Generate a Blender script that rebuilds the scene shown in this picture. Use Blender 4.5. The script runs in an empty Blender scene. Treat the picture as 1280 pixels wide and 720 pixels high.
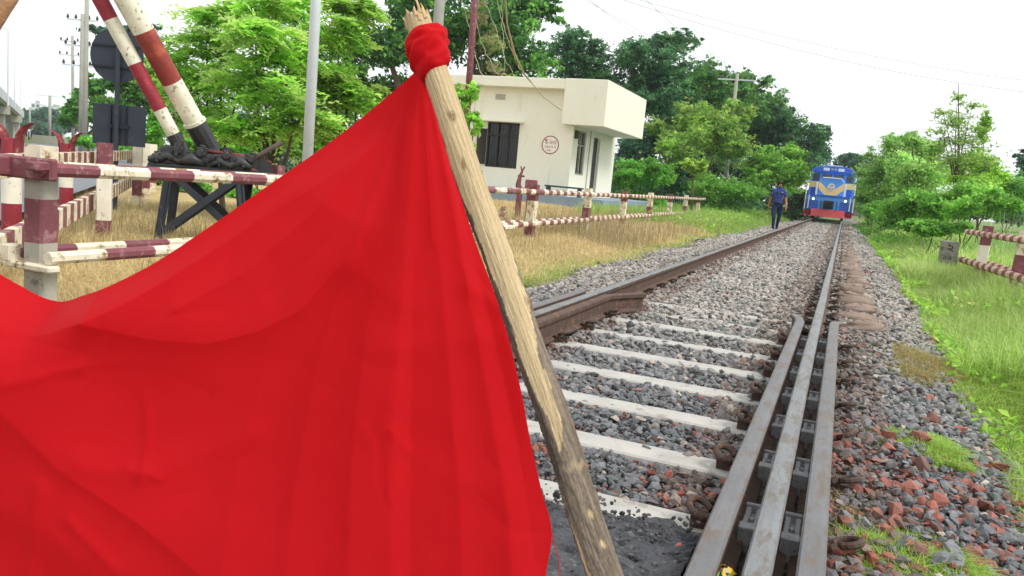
import bpy, bmesh, math, random
import numpy as np
from mathutils import Vector, Matrix, Euler

R = math.radians
SC = bpy.context.scene
COL = SC.collection
rng = np.random.default_rng(7)
random.seed(7)

# ------------------------------------------------------------------ camera, sky, sun, exposure
YAW, PITCH, ROLL, FPX = R(21.884), R(7.863), R(5.125), 1000.0
CAM = Vector((0.0788, 0.0, 0.8838))
_f = Vector((-math.sin(YAW)*math.cos(PITCH), math.cos(YAW)*math.cos(PITCH), -math.sin(PITCH)))
_r = Vector((math.cos(YAW), math.sin(YAW), 0))
_u = _r.cross(_f)
_r2 = math.cos(ROLL)*_r + math.sin(ROLL)*_u
_u2 = -math.sin(ROLL)*_r + math.cos(ROLL)*_u
cam_data = bpy.data.cameras.new("camera")
cam_data.sensor_width = 36.0
cam_data.lens = 36.0*FPX/1280.0
cam_data.clip_start = 0.05
cam_data.clip_end = 6000
cam = bpy.data.objects.new("camera", cam_data)
M3 = Matrix((_r2, _u2, -_f)).transposed()
cam.matrix_world = Matrix.Translation(CAM) @ M3.to_4x4()
COL.objects.link(cam)
SC.camera = cam

world = bpy.data.worlds.new("World")
SC.world = world
world.use_nodes = True
wn = world.node_tree
wn.nodes.clear()
sky = wn.nodes.new("ShaderNodeTexSky")
sky.sky_type = 'NISHITA'
sky.sun_disc = False
SUN_EL, SUN_AZ = R(52), R(92)          # azimuth clockwise from +Y
sky.sun_elevation = SUN_EL
sky.sun_rotation = SUN_AZ
sky.air_density = 1.0
sky.dust_density = 4.0
sky.ozone_density = 1.0
hs = wn.nodes.new("ShaderNodeHueSaturation")
hs.inputs["Saturation"].default_value = 0.18
bg = wn.nodes.new("ShaderNodeBackground")
bg.inputs["Strength"].default_value = 0.15
wo = wn.nodes.new("ShaderNodeOutputWorld")
wn.links.new(sky.outputs[0], hs.inputs["Color"])
cl = wn.nodes.new("ShaderNodeMix"); cl.data_type = 'RGBA'      # overcast cloud sheet over the clear sky
tcw = wn.nodes.new("ShaderNodeTexCoord"); mpw = wn.nodes.new("ShaderNodeMapping"); mpw.inputs["Scale"].default_value = (1.2, 1.2, 3.5)
cn_ = wn.nodes.new("ShaderNodeTexNoise"); cn_.inputs["Scale"].default_value = 2.2; cn_.inputs["Detail"].default_value = 5
wn.links.new(tcw.outputs["Generated"], mpw.inputs["Vector"]); wn.links.new(mpw.outputs[0], cn_.inputs["Vector"])
cr_ = wn.nodes.new("ShaderNodeMapRange"); cr_.inputs["From Min"].default_value = 0.3; cr_.inputs["From Max"].default_value = 0.7
cr_.inputs["To Min"].default_value = 0.72; cr_.inputs["To Max"].default_value = 0.95
wn.links.new(cn_.outputs["Fac"], cr_.inputs["Value"]); wn.links.new(cr_.outputs[0], cl.inputs["Factor"])
cl.inputs["B"].default_value = (5.9, 6.15, 6.2, 1)
wn.links.new(hs.outputs[0], cl.inputs["A"])
wn.links.new(cl.outputs["Result"], bg.inputs["Color"])
wn.links.new(bg.outputs[0], wo.inputs["Surface"])

sun_d = bpy.data.lights.new("sun", 'SUN')
sun_d.energy = 1.5
sun_d.angle = R(20)
sun_d.color = (1.0, 0.97, 0.92)
sun = bpy.data.objects.new("sun", sun_d)
_sd = Vector((math.sin(SUN_AZ)*math.cos(SUN_EL), math.cos(SUN_AZ)*math.cos(SUN_EL), math.sin(SUN_EL)))
sun.rotation_euler = (-_sd).to_track_quat('-Z', 'Y').to_euler()
sun.location = _sd*50
COL.objects.link(sun)

SC.view_settings.view_transform = 'Standard'
SC.view_settings.look = 'None'
SC.view_settings.exposure = 0.62
SC.view_settings.gamma = 1.0
SC.view_settings.use_curve_mapping = False
SC.render.engine = 'CYCLES'
SC.cycles.max_bounces = 6
SC.cycles.diffuse_bounces = 3
SC.cycles.glossy_bounces = 2
SC.cycles.transmission_bounces = 4
SC.cycles.transparent_max_bounces = 6
SC.cycles.use_denoising = True

# ------------------------------------------------------------------ helpers
def P(px, py, d):
    """world point seen at (px, py) of the 1280x720 photograph, d metres in front of the lens"""
    return CAM + (_f + _r2*((px-640)/FPX) + _u2*((360-py)/FPX))*d

def gz(px, py, z):
    v = _f + _r2*((px-640)/FPX) + _u2*((360-py)/FPX)
    return CAM + v*((z-CAM.z)/v.z)

def smooth01(x, a, b):
    t = np.clip((np.asarray(x, float)-a)/(b-a), 0, 1)
    return t*t*(3-2*t)

def ground_z(x, y):
    x = np.asarray(x, float); y = np.asarray(y, float)
    a = np.abs(x+0.8715)
    zr = -0.34 + 0*x
    zl = -0.32 + 0.12*smooth01(-x, 3.2, 4.2) + 0.15*smooth01(-x, 6.5, 9.5)*smooth01(y, 18, 27)
    g = np.where(x > -0.87, zr, zl)
    bed = -0.215
    k = smooth01(a, 1.45, 2.15)
    z = bed*(1-k) + g*k
    return z

def tag(o, label=None, cat=None, group=None, kind=None):
    if label: o['label'] = label
    if cat: o['category'] = cat
    if group: o['group'] = group
    if kind: o['kind'] = kind
    return o

def empty(name, loc, label, cat, group=None, rz=0.0):
    o = bpy.data.objects.new(name, None)
    o.empty_display_size = 0.2
    o.location = loc
    o.rotation_euler = (0, 0, rz)
    COL.objects.link(o)
    return tag(o, label, cat, group)

def link(name, me, mats=(), parent=None, smooth=False, world_coords=True):
    for m in mats:
        me.materials.append(m)
    if smooth:
        me.polygons.foreach_set("use_smooth", [True]*len(me.polygons))
    o = bpy.data.objects.new(name, me)
    COL.objects.link(o)
    if parent is not None:
        o.parent = parent
        if world_coords:
            p = parent; mw = Matrix.Identity(4)
            while p is not None:                                   # meshes arrive in world coordinates
                mw = Matrix.LocRotScale(p.location, p.rotation_euler, p.scale) @ mw
                p = p.parent
            me.transform(mw.inverted())
    return o

class MB:
    """collects shapes for ONE mesh object"""
    def __init__(s):
        s.v = []; s.f = []; s.m = []
    def add(s, vs, fs, mi=0):
        n = len(s.v)
        s.v += [tuple(v) for v in vs]
        for f in fs:
            s.f.append(tuple(i+n for i in f)); s.m.append(mi)
        return s
    def box(s, c, d, mi=0, rot=None):
        hx, hy, hz = d[0]/2, d[1]/2, d[2]/2
        vs = [Vector((x*hx, y*hy, z*hz)) for z in (-1, 1) for y in (-1, 1) for x in (-1, 1)]
        if rot is not None: vs = [rot @ v for v in vs]
        c = Vector(c)
        return s.add([v+c for v in vs], [(0,2,3,1),(4,5,7,6),(0,1,5,4),(2,6,7,3),(0,4,6,2),(1,3,7,5)], mi)
    def bb(s, lo, hi, mi=0):
        return s.box([(a+b)/2 for a, b in zip(lo, hi)], [abs(b-a) for a, b in zip(lo, hi)], mi)
    def beam(s, a, b, w, h, mi=0, up=(0,0,1)):
        a, b = Vector(a), Vector(b)
        y = (b-a); L = y.length; y.normalize()
        x = y.cross(Vector(up))
        if x.length < 1e-4: x = y.cross(Vector((1,0,0)))
        x.normalize(); z = x.cross(y)
        return s.box((a+b)/2, (w, L, h), mi, Matrix((x, y, z)).transposed())
    def tube(s, pts, rad, n=8, mi=0, cap=True, jit=0.0):
        pts = [Vector(p) for p in pts]
        if not hasattr(rad, '__len__'): rad = [rad]*len(pts)
        base = len(s.v)
        t0 = (pts[1]-pts[0]).normalized()
        x = t0.orthogonal().normalized()
        for i, p in enumerate(pts):
            if i == 0: t = pts[1]-pts[0]
            elif i == len(pts)-1: t = pts[-1]-pts[-2]
            else: t = (pts[i+1]-pts[i-1])
            t.normalize()
            x = (x - t*x.dot(t)).normalized(); y = t.cross(x)
            for k in range(n):
                a = 2*math.pi*k/n
                r = rad[i]*(1+random.uniform(-jit, jit))
                s.v.append(tuple(p + (x*math.cos(a)+y*math.sin(a))*r))
        for i in range(len(pts)-1):
            for k in range(n):
                a = base+i*n+k; b = base+i*n+(k+1) % n
                s.f.append((a, b, b+n, a+n)); s.m.append(mi)
        if cap:
            s.f.append(tuple(base+k for k in reversed(range(n)))); s.m.append(mi)
            s.f.append(tuple(base+(len(pts)-1)*n+k for k in range(n))); s.m.append(mi)
        return s
    def prism(s, poly, axis, a, b, mi=0):
        """poly: list of 2D points in the plane normal to axis ('x','y','z')"""
        n = len(poly); vs = []
        for h in (a, b):
            for p, q in poly:
                vs.append({'x': (h, p, q), 'y': (p, h, q), 'z': (p, q, h)}[axis])
        fs = [tuple(range(n)), tuple(range(2*n-1, n-1, -1))]
        for i in range(n):
            j = (i+1) % n
            fs.append((i, i+n, j+n, j))
        return s.add(vs, fs, mi)
    def build(s, name, mats, parent=None, smooth=False, bevel=0.0, world_coords=True, auto=False):
        me = bpy.data.meshes.new(name)
        me.from_pydata(s.v, [], s.f)
        me.polygons.foreach_set("material_index", s.m)
        bm = bmesh.new(); bm.from_mesh(me)
        bmesh.ops.recalc_face_normals(bm, faces=bm.faces)
        if bevel > 0:
            es = [e for e in bm.edges if len(e.link_faces) == 2 and e.calc_face_angle(0) > 0.5]
            bmesh.ops.bevel(bm, geom=es, offset=bevel, segments=1, affect='EDGES', profile=0.5, clamp_overlap=True)
        bm.to_mesh(me); bm.free()
        if not isinstance(mats, (list, tuple)): mats = [mats]
        return link(name, me, mats, parent, smooth, world_coords)

def npmesh(name, V, F, mats, cols=None, parent=None, smooth=False, world_coords=True, mi=None):
    V = np.ascontiguousarray(V, dtype=np.float32).reshape(-1, 3)
    F = np.ascontiguousarray(F, dtype=np.int32)
    k = F.shape[1]
    me = bpy.data.meshes.new(name)
    me.vertices.add(len(V)); me.vertices.foreach_set("co", V.ravel())
    me.loops.add(F.size); me.loops.foreach_set("vertex_index", F.ravel())
    me.polygons.add(len(F))
    me.polygons.foreach_set("loop_start", np.arange(0, F.size, k, dtype=np.int32))
    me.polygons.foreach_set("loop_total", np.full(len(F), k, dtype=np.int32))
    if mi is not None: me.polygons.foreach_set("material_index", np.asarray(mi, dtype=np.int32))
    me.update(calc_edges=True)
    if not smooth: me.shade_flat()
    if cols is not None:
        at_ = me.attributes.new("col", 'FLOAT_COLOR', 'POINT')
        c = np.ones((len(V), 4), dtype=np.float32); c[:, :3] = cols
        at_.data.foreach_set("color", c.ravel())
    if not isinstance(mats, (list, tuple)): mats = [mats]
    return link(name, me, mats, parent, smooth, world_coords)

# ------------------------------------------------------------------ materials
def srgb(h):
    h = h.lstrip('#')
    c = [int(h[i:i+2], 16)/255 for i in (0, 2, 4)]
    return tuple(x/12.92 if x <= 0.04045 else ((x+0.055)/1.055)**2.4 for x in c)

def new_mat(name):
    m = bpy.data.materials.new(name); m.use_nodes = True
    nt = m.node_tree; nt.nodes.clear()
    out = nt.nodes.new("ShaderNodeOutputMaterial")
    return m, nt, out

def mat(name, col, rough=0.6, var=0.12, scale=6.0, spot=None, spot_amt=0.3, spot_scale=5.0, bump=0.0, bscale=60.0, metal=0.0, spec=0.3, attr=False, stretch=None, space='world'):
    """base colour + broad value noise + optional second colour in patches (wear, rust, dirt) + bump"""
    m, nt, out = new_mat(name)
    N, L = nt.nodes, nt.links
    b = N.new("ShaderNodeBsdfPrincipled")
    b.inputs["Roughness"].default_value = rough
    b.inputs["Metallic"].default_value = metal
    b.inputs["Specular IOR Level"].default_value = spec
    L.new(b.outputs[0], out.inputs["Surface"])
    if space == 'world':
        g = N.new("ShaderNodeNewGeometry"); vec = g.outputs["Position"]
    else:
        g = N.new("ShaderNodeTexCoord"); vec = g.outputs["Object"]
    if stretch:
        mp = N.new("ShaderNodeMapping"); mp.inputs["Scale"].default_value = stretch
        L.new(vec, mp.inputs["Vector"]); vec = mp.outputs[0]
    n1 = N.new("ShaderNodeTexNoise"); n1.inputs["Scale"].default_value = scale
    n1.inputs["Detail"].default_value = 6; n1.inputs["Roughness"].default_value = 0.65
    L.new(vec, n1.inputs["Vector"])
    mr = N.new("ShaderNodeMapRange")
    mr.inputs["From Min"].default_value = 0.3; mr.inputs["From Max"].default_value = 0.7
    mr.inputs["To Min"].default_value = 1-var; mr.inputs["To Max"].default_value = 1+var
    L.new(n1.outputs["Fac"], mr.inputs["Value"])
    vm = N.new("ShaderNodeVectorMath"); vm.operation = 'SCALE'
    if attr:
        a = N.new("ShaderNodeAttribute"); a.attribute_name = "col"
        L.new(a.outputs["Color"], vm.inputs[0])
    else:
        vm.inputs[0].default_value = col
    L.new(mr.outputs[0], vm.inputs["Scale"])
    c = vm.outputs[0]
    if spot is not None:
        n2 = N.new("ShaderNodeTexNoise"); n2.inputs["Scale"].default_value = spot_scale
        n2.inputs["Detail"].default_value = 8; n2.inputs["Roughness"].default_value = 0.72
        L.new(vec, n2.inputs["Vector"])
        r2 = N.new("ShaderNodeMapRange")
        t = 0.72-0.45*spot_amt
        r2.inputs["From Min"].default_value = t-0.03; r2.inputs["From Max"].default_value = t+0.05
        L.new(n2.outputs["Fac"], r2.inputs["Value"])
        mx = N.new("ShaderNodeMix"); mx.data_type = 'RGBA'
        L.new(r2.outputs[0], mx.inputs["Factor"]); L.new(c, mx.inputs["A"])
        mx.inputs["B"].default_value = (*spot, 1)
        c = mx.outputs["Result"]
    L.new(c, b.inputs["Base Color"])
    if bump > 0:
        n3 = N.new("ShaderNodeTexNoise"); n3.inputs["Scale"].default_value = bscale
        n3.inputs["Detail"].default_value = 5
        L.new(vec, n3.inputs["Vector"])
        bp = N.new("ShaderNodeBump"); bp.inputs["Strength"].default_value = bump; bp.inputs["Distance"].default_value = 0.01
        L.new(n3.outputs["Fac"], bp.inputs["Height"]); L.new(bp.outputs[0], b.inputs["Normal"])
    return m

def leaf_mat(name, transl=0.45, rough=0.5):
    m, nt, out = new_mat(name)
    N, L = nt.nodes, nt.links
    a = N.new("ShaderNodeAttribute"); a.attribute_name = "col"
    d = N.new("ShaderNodeBsdfPrincipled"); d.inputs["Roughness"].default_value = rough; d.inputs["Specular IOR Level"].default_value = 0.25
    t = N.new("ShaderNodeBsdfTranslucent")
    mx = N.new("ShaderNodeMixShader"); mx.inputs[0].default_value = transl
    L.new(a.outputs["Color"], d.inputs["Base Color"])
    hs_ = N.new("ShaderNodeHueSaturation"); hs_.inputs["Hue"].default_value = 0.49; hs_.inputs["Value"].default_value = 1.25
    L.new(a.outputs["Color"], hs_.inputs["Color"]); L.new(hs_.outputs[0], t.inputs["Color"])
    L.new(d.outputs[0], mx.inputs[1]); L.new(t.outputs[0], mx.inputs[2]); L.new(mx.outputs[0], out.inputs["Surface"])
    return m

RUST = srgb('#6e4a33')
M = {}
M['white_paint'] = mat('chipped_white_paint', srgb('#e6e0cf'), 0.6, 0.10, 9, spot=srgb('#9a7a4e'), spot_amt=0.22, spot_scale=14, bump=0.15, bscale=90)
M['white_rusty'] = mat('rusty_white_paint', srgb('#e0d6bd'), 0.65, 0.12, 9, spot=srgb('#8a6a3c'), spot_amt=0.38, spot_scale=11, bump=0.2, bscale=80)
M['maroon_paint'] = mat('faded_maroon_paint', srgb('#7c474d'), 0.6, 0.18, 7, spot=srgb('#9a7576'), spot_amt=0.34, spot_scale=12, bump=0.12, bscale=90)
M['red_paint'] = mat('worn_red_paint', srgb('#922f3b'), 0.5, 0.16, 7, spot=srgb('#b8626a'), spot_amt=0.2, spot_scale=14, bump=0.1)
M['orange_red'] = mat('weathered_red_orange_paint', srgb('#8a3a34'), 0.55, 0.22, 4, spot=srgb('#a9543c'), spot_amt=0.36, spot_scale=4, bump=0.1)
M['boom_white'] = mat('scratched_boom_white', srgb('#e2dcc8'), 0.55, 0.1, 6, spot=srgb('#8c8266'), spot_amt=0.3, spot_scale=22, bump=0.1)
M['iron'] = mat('greasy_black_iron', srgb('#2b2c2e'), 0.5, 0.3, 7, spot=srgb('#4a3e38'), spot_amt=0.3, spot_scale=9, bump=0.4, bscale=25, spec=0.5)
M['iron_blue'] = mat('dark_blue_grey_iron', srgb('#2e333b'), 0.55, 0.2, 7, spot=srgb('#55504b'), spot_amt=0.2, spot_scale=9, bump=0.2)
M['concrete'] = mat('weathered_concrete', srgb('#a8a497'), 0.85, 0.15, 5, spot=srgb('#7c786c'), spot_amt=0.25, spot_scale=9, bump=0.3, bscale=80)
M['sleeper'] = mat('pale_sleeper_concrete', srgb('#aaa7a1'), 0.85, 0.14, 5, spot=srgb('#938a82'), spot_amt=0.26, spot_scale=9, bump=0.25, bscale=120)
M['railtop'] = mat('worn_rail_steel', srgb('#77787a'), 0.45, 0.16, 14, spot=srgb('#675f57'), spot_amt=0.44, spot_scale=20, bump=0.25, bscale=60, metal=0.25, spec=0.5, stretch=(1, 0.25, 1))
M['railside'] = mat('rusty_rail_side', srgb('#54433a'), 0.8, 0.25, 12, spot=srgb('#7a5844'), spot_amt=0.35, spot_scale=15, bump=0.4, bscale=70)
M['guardtop'] = mat('dull_guard_rail_top', srgb('#6a696b'), 0.55, 0.16, 12, spot=srgb('#685c53'), spot_amt=0.40, spot_scale=18, bump=0.3, bscale=60, metal=0.15, spec=0.45, stretch=(1, 0.3, 1))
M['clip'] = mat('rusty_clip_steel', srgb('#4b3d36'), 0.75, 0.25, 20, spot=srgb('#6e4c3a'), spot_amt=0.35, spot_scale=30, bump=0.4)
M['block'] = mat('grey_bearing_block', srgb('#a5a7ab'), 0.6, 0.22, 40, spot=srgb('#4c4a4a'), spot_amt=0.25, spot_scale=90, bump=0.4, bscale=200)
M['mud'] = mat('dried_brown_mud', srgb('#87766a'), 0.95, 0.2, 9, spot=srgb('#6e5c50'), spot_amt=0.3, bump=0.6, bscale=50)
M['plaster'] = mat('cream_wall_plaster', srgb('#e8e5d4'), 0.85, 0.03, 1.2, spot=srgb('#dedac6'), spot_amt=0.26, spot_scale=3.0, bump=0.12, bscale=30, stretch=(1, 1, .22))
M['plinth'] = mat('blue_grey_plinth_paint', srgb('#8593a2'), 0.8, 0.1, 3, spot=srgb('#a4a9ac'), spot_amt=0.25, bump=0.1)
M['dark_wood'] = mat('dark_window_wood', srgb('#3b352f'), 0.6, 0.2, 10)
M['dark_glass'] = mat('dark_window_glass', (0.012, 0.013, 0.014), 0.15, 0.1, 3, spec=0.5)
M['galv'] = mat('pale_galvanised_steel', srgb('#cfd5d9'), 0.5, 0.06, 5, spot=srgb('#a9b1b6'), spot_amt=0.2, spot_scale=7)
M['pole_conc'] = mat('grey_pole_concrete', srgb('#9b9a90'), 0.9, 0.12, 3, bump=0.1)
M['signback'] = mat('dark_sign_back', srgb('#333a44'), 0.6, 0.2, 3, spot=srgb('#4b5057'), spot_amt=0.2, spot_scale=4)
M['insul'] = mat('brown_insulator', srgb('#39302b'), 0.3, 0.1)
M['wire'] = mat('grey_wire', srgb('#6b6d6d'), 0.6, 0.05)
M['asphalt'] = mat('rough_dark_asphalt', srgb('#4a4b4f'), 0.9, 0.25, 14, spot=srgb('#6a6a6c'), spot_amt=0.3, spot_scale=40, bump=1.0, bscale=90)
M['road'] = mat('grey_road', srgb('#74787c'), 0.85, 0.1, 0.6, bump=0.3, bscale=60)
M['bark'] = mat('tree_bark', srgb('#5d5042'), 0.9, 0.3, 8, bump=0.6, bscale=20, stretch=(1, 1, 0.3))
M['stone'] = mat('ballast_stone', (0.2, 0.2, 0.2), 0.8, 0.22, 30, attr=True, bump=0.35, bscale=120)
M['soil'] = mat('ground_soil', (0.2, 0.2, 0.2), 0.95, 0.3, 3, attr=True, bump=0.6, bscale=30)
M['leaf'] = leaf_mat('tree_leaf', 0.5)
M['grass'] = leaf_mat('grass_blade', 0.4, 0.6)
# ------------------------------------------------------------------ ground, road
def lin(h): return np.array(srgb(h))
def road_s(x, y):
    """signed distance to the road's right edge, positive = on the road"""
    n = np.array([-0.72, -0.694]); p = np.array([-7.65, 5.05])
    return (np.asarray(x)-p[0])*n[0] + (np.asarray(y)-p[1])*n[1]

def build_ground():
    xs = np.unique(np.concatenate([np.linspace(-12, 8, 161), np.linspace(-40, -12, 60), np.linspace(8, 30, 45), np.array([-620,-480,-360,-250,-140,-90,-60,50,90,160,300,620])]))
    ys = np.unique(np.concatenate([np.linspace(-4, 24, 170), np.linspace(24, 70, 70), np.array([-60,-20,-8,85,110,150,220,350,480,640])]))
    X, Y = np.meshgrid(xs, ys)
    Z = ground_z(X, Y)
    near = (np.abs(X) < 30) & (Y < 60)
    Z = Z + near*(0.02*np.sin(X*1.7+0.6*Y)*np.sin(Y*1.1) + 0.012*np.sin(X*4.3)*np.sin(Y*3.7+1))*(np.abs(X+0.87) > 2.0)
    Z = np.where(road_s(X, Y) > -1.0, np.minimum(Z, -0.26), Z)
    Z = np.where((Y < 2.7) & (X > -6.5) & (X < 0.0), np.minimum(Z, -0.24), Z)
    ny, nx = X.shape
    idx = np.arange(nx*ny).reshape(ny, nx)
    F = np.stack([idx[:-1,:-1], idx[:-1,1:], idx[1:,1:], idx[1:,:-1]], -1).reshape(-1, 4)
    straw, green, grey, brown = lin('#b09a6c'), lin('#6b7a3c'), lin('#6f6a64'), lin('#75604a')
    C = np.zeros((ny, nx, 3)); C[:] = straw
    k = smooth01(X, -1, 0.4)[..., None]; C = C*(1-k) + green*k
    k = (1-smooth01(np.abs(X+0.87), 2.0, 2.4))[..., None]; C = C*(1-k) + grey*k
    k = (smooth01(Y, 26, 38)*(X < 0))[..., None]; C = C*(1-k) + lin('#5a6a35')*k
    k = (1-smooth01(np.abs(X-0.45), 0.1, 0.5))[..., None]*(1-smooth01(Y, 3.5, 5))[..., None]*.6; C = C*(1-k)+brown*k
    o = npmesh("ground", np.stack([X, Y, Z], -1), F, M['soil'], C.reshape(-1, 3), smooth=True)
    tag(o, kind='structure')
build_ground()
def build_haze():
    m, nt, out = new_mat('pale_air')
    v = nt.nodes.new("ShaderNodeVolumePrincipled"); v.inputs["Color"].default_value = (.86, .93, .97, 1); v.inputs["Density"].default_value = .00045
    nt.links.new(v.outputs[0], out.inputs["Volume"])
    o = MB().bb((-640, -80, -1.6), (640, 660, 32)).build('haze', m); tag(o, 'thin pale haze in the air', 'haze', kind='stuff')
build_haze()

def sheet(name, poly, z, m, nsub=0, rough=0.0, ragged=0.0):
    bm = bmesh.new()
    vs = [bm.verts.new((x, y, z)) for x, y in poly]
    bm.faces.new(vs)
    me = bpy.data.meshes.new(name); bm.to_mesh(me); bm.free()
    o = link(name, me, [m]); tag(o, kind='structure'); return o
# road: runs off to the left behind the barriers
d = np.array([-0.694, 0.72]); n = np.array([-0.72, -0.694]); p0 = np.array([-7.65, 5.05])
a = p0 - d*3.0; b = p0 + d*260
sheet("road", [tuple(a), tuple(a+n*15), tuple(b+n*15), tuple(b)], -0.13, M['road'])

def build_apron():
    """broken asphalt of the crossing with a crumbled edge"""
    xs = np.linspace(-6.0, -0.185, 230); n_ = 150
    T = np.linspace(0, 1, n_)
    edge = 2.515 + 0.05*np.sin(xs*5.0+1)+0.035*np.sin(xs*13.0)+0.02*np.sin(xs*31)+0.015*rng.normal(size=len(xs))
    X = np.repeat(xs[None], n_, 0); Y = -2.0 + (edge+2.0)[None]*(T[:, None]**0.45)
    lump = 0.006*rng.normal(size=X.shape)+0.012*np.sin(X*21+3*np.sin(Y*9))*np.sin(Y*17+X*5)+0.014*np.sin(X*4.2+1)*np.sin(Y*5)
    fall = 0.10*(1-smooth01((edge[None]-Y), 0.0, 0.09)) + 0.05*(1-smooth01(edge[None]-Y, 0, 0.5))
    Z = -0.095 + lump - fall
    idx = np.arange(X.size).reshape(X.shape)
    F = np.stack([idx[:-1,:-1], idx[:-1,1:], idx[1:,1:], idx[1:,:-1]], -1).reshape(-1, 4)
    o = npmesh("asphalt_road", np.stack([X, Y, Z], -1), F, M['asphalt'], smooth=False)
    tag(o, kind='structure')
build_apron()

# ------------------------------------------------------------------ track
GX = -1.743
RAILP = [(-.055,-.156),(.055,-.156),(.055,-.146),(.012,-.13),(.010,-.05),(.033,-.036),(.034,-.010),(.028,-.002),(.015,0.0),(-.015,0.0),(-.028,-.002),(-.034,-.010),(-.033,-.036),(-.010,-.05),(-.012,-.13),(-.055,-.146)]
TOPSEG = {7, 8, 9, 6, 10}
def rail(name, path, label, cat='rail', topmat='railtop', group=None):
    """path: list of (x, y, dz)"""
    mb = MB(); n = len(RAILP)
    for x, y, dz in path:
        mb.v += [(x+px, y, pz+dz) for px, pz in RAILP]
    for i in range(len(path)-1):
        for k in range(n):
            a = i*n+k; b = i*n+(k+1) % n
            mb.f.append((a, b, b+n, a+n)); mb.m.append(0 if k in TOPSEG else 1)
    mb.f.append(tuple(range(n))); mb.m.append(1)
    mb.f.append(tuple((len(path)-1)*n+k for k in range(n))); mb.m.append(1)
    o = mb.build(name, [M[topmat], M['railside']])
    tag(o, label, cat, group); return o
yy = [-3, 0, 1, 2, 3, 4, 5, 6, 8, 10, 14, 18, 22, 26, 30, 36, 42, 50, 60, 80, 110]
rail('running_rail', [(0.002*math.sin(y*0.9), y, 0) for y in yy], 'worn steel running rail between two guard rails, right rail of the track')
rail('running_rail', [(GX+0.002*math.sin(y*1.3), y, 0) for y in yy], 'brown running rail on the far side of the track, passing the red cloth pole')
rail('guard_rail', [(-.122, -3, 0), (-.122, 6.45, 0), (-.14, 6.66, -.006), (-.185, 6.92, -.02)], 'grey guard rail left of the right running rail, its end bent to the left', 'guard rail', 'guardtop')
rail('guard_rail', [(.122, -3, 0), (.122, 6.5, 0), (.127, 6.62, -.004), (.14, 6.74, -.012)], 'grey guard rail right of the right running rail beside the stones', 'guard rail', 'guardtop')
rail('guard_rail', [(GX+.122, -3, 0), (GX+.122, 6.35, 0), (GX+.17, 6.52, -.004), (GX+.30, 6.86, -.010)], 'rusty brown guard rail inside the left running rail, its end bent inwards', 'guard rail', 'railside')
rail('guard_rail', [(GX-.122, -3, 0), (GX-.122, 6.35, 0), (GX-.16, 6.55, -.012)], 'guard rail outside the left running rail next to the dry grass', 'guard rail', 'guardtop')

# ---- sleepers, each with its clips and blocks
SY = [2.53+0.6125*k for k in range(-2, 74)]
mb = MB()
mb.prism([(-.125,-.40),(.125,-.40),(.082,-.17),(-.082,-.17)], 'x', -1.375, 1.375)
_slp = mb.build('sleeper_mesh', M['sleeper'], bevel=.008); SLEEPER_ME = _slp.data; bpy.data.objects.remove(_slp)
def clip_mesh():
    mb = MB(); pts = []
    for i in range(15):
        a = -2.5+5.4*i/14
        pts.append((0.033*math.cos(a)+.012, 0.042*math.sin(a), 0.052+0.016*math.cos(a*1.0+.6)))
    pts = [(-.055, -.02, .02), (-.03, -.035, .04)]+pts+[(-.05, .012, .02)]
    mb.tube(pts, .0105, 8)
    mb.box((.0, 0, .018), (.075, .055, .036)); mb.box((-.045, 0, .012), (.05, .11, .022))
    o = mb.build('clip_mesh', M['clip'], smooth=False); me = o.data; bpy.data.objects.remove(o); return me
CLIP_ME = clip_mesh()
def block_mesh():
    mb = MB()
    mb.box((0, -.085, .040), (.056, .05, .08)); mb.box((0, .03, .020), (.056, .18, .04))
    mb.box((-.016, .03, .050), (.018, .18, .022)); mb.box((.016, .03, .050), (.018, .18, .022)); mb.box((0, .128, .036), (.056, .018, .07))
    mb.tube([(0, .0, .04), (0, .0, .072)], .010, 6)
    o = mb.build('block_mesh', M['block'], bevel=.003); me = o.data; bpy.data.objects.remove(o); return me
BLOCK_ME = block_mesh()
def mound_mesh(seed):
    r_ = random.Random(seed); mb = MB(); n, m = 14, 7
    for i in range(m+1):
        ph = math.pi/2*i/m
        for k in range(n):
            a = 2*math.pi*k/n; q = 1+r_.uniform(-.2, .2)
            mb.v.append((.20*math.cos(a)*math.cos(ph)*q, .115*math.sin(a)*math.cos(ph)*q, .085*math.sin(ph)*(1+r_.uniform(-.1, .1))-.02))
    for i in range(m):
        for k in range(n):
            a = i*n+k; b = i*n+(k+1) % n
            mb.f.append((a, b, b+n, a+n)); mb.m.append(0)
    o = mb.build('mound_mesh', M['mud'], smooth=True); me = o.data; bpy.data.objects.remove(o); return me
MOUND_ME = [mound_mesh(i) for i in range(4)]
ORD = ['first','second','third','fourth','fifth','sixth','seventh','eighth','ninth','tenth','eleventh','twelfth','thirteenth','fourteenth']
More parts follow.
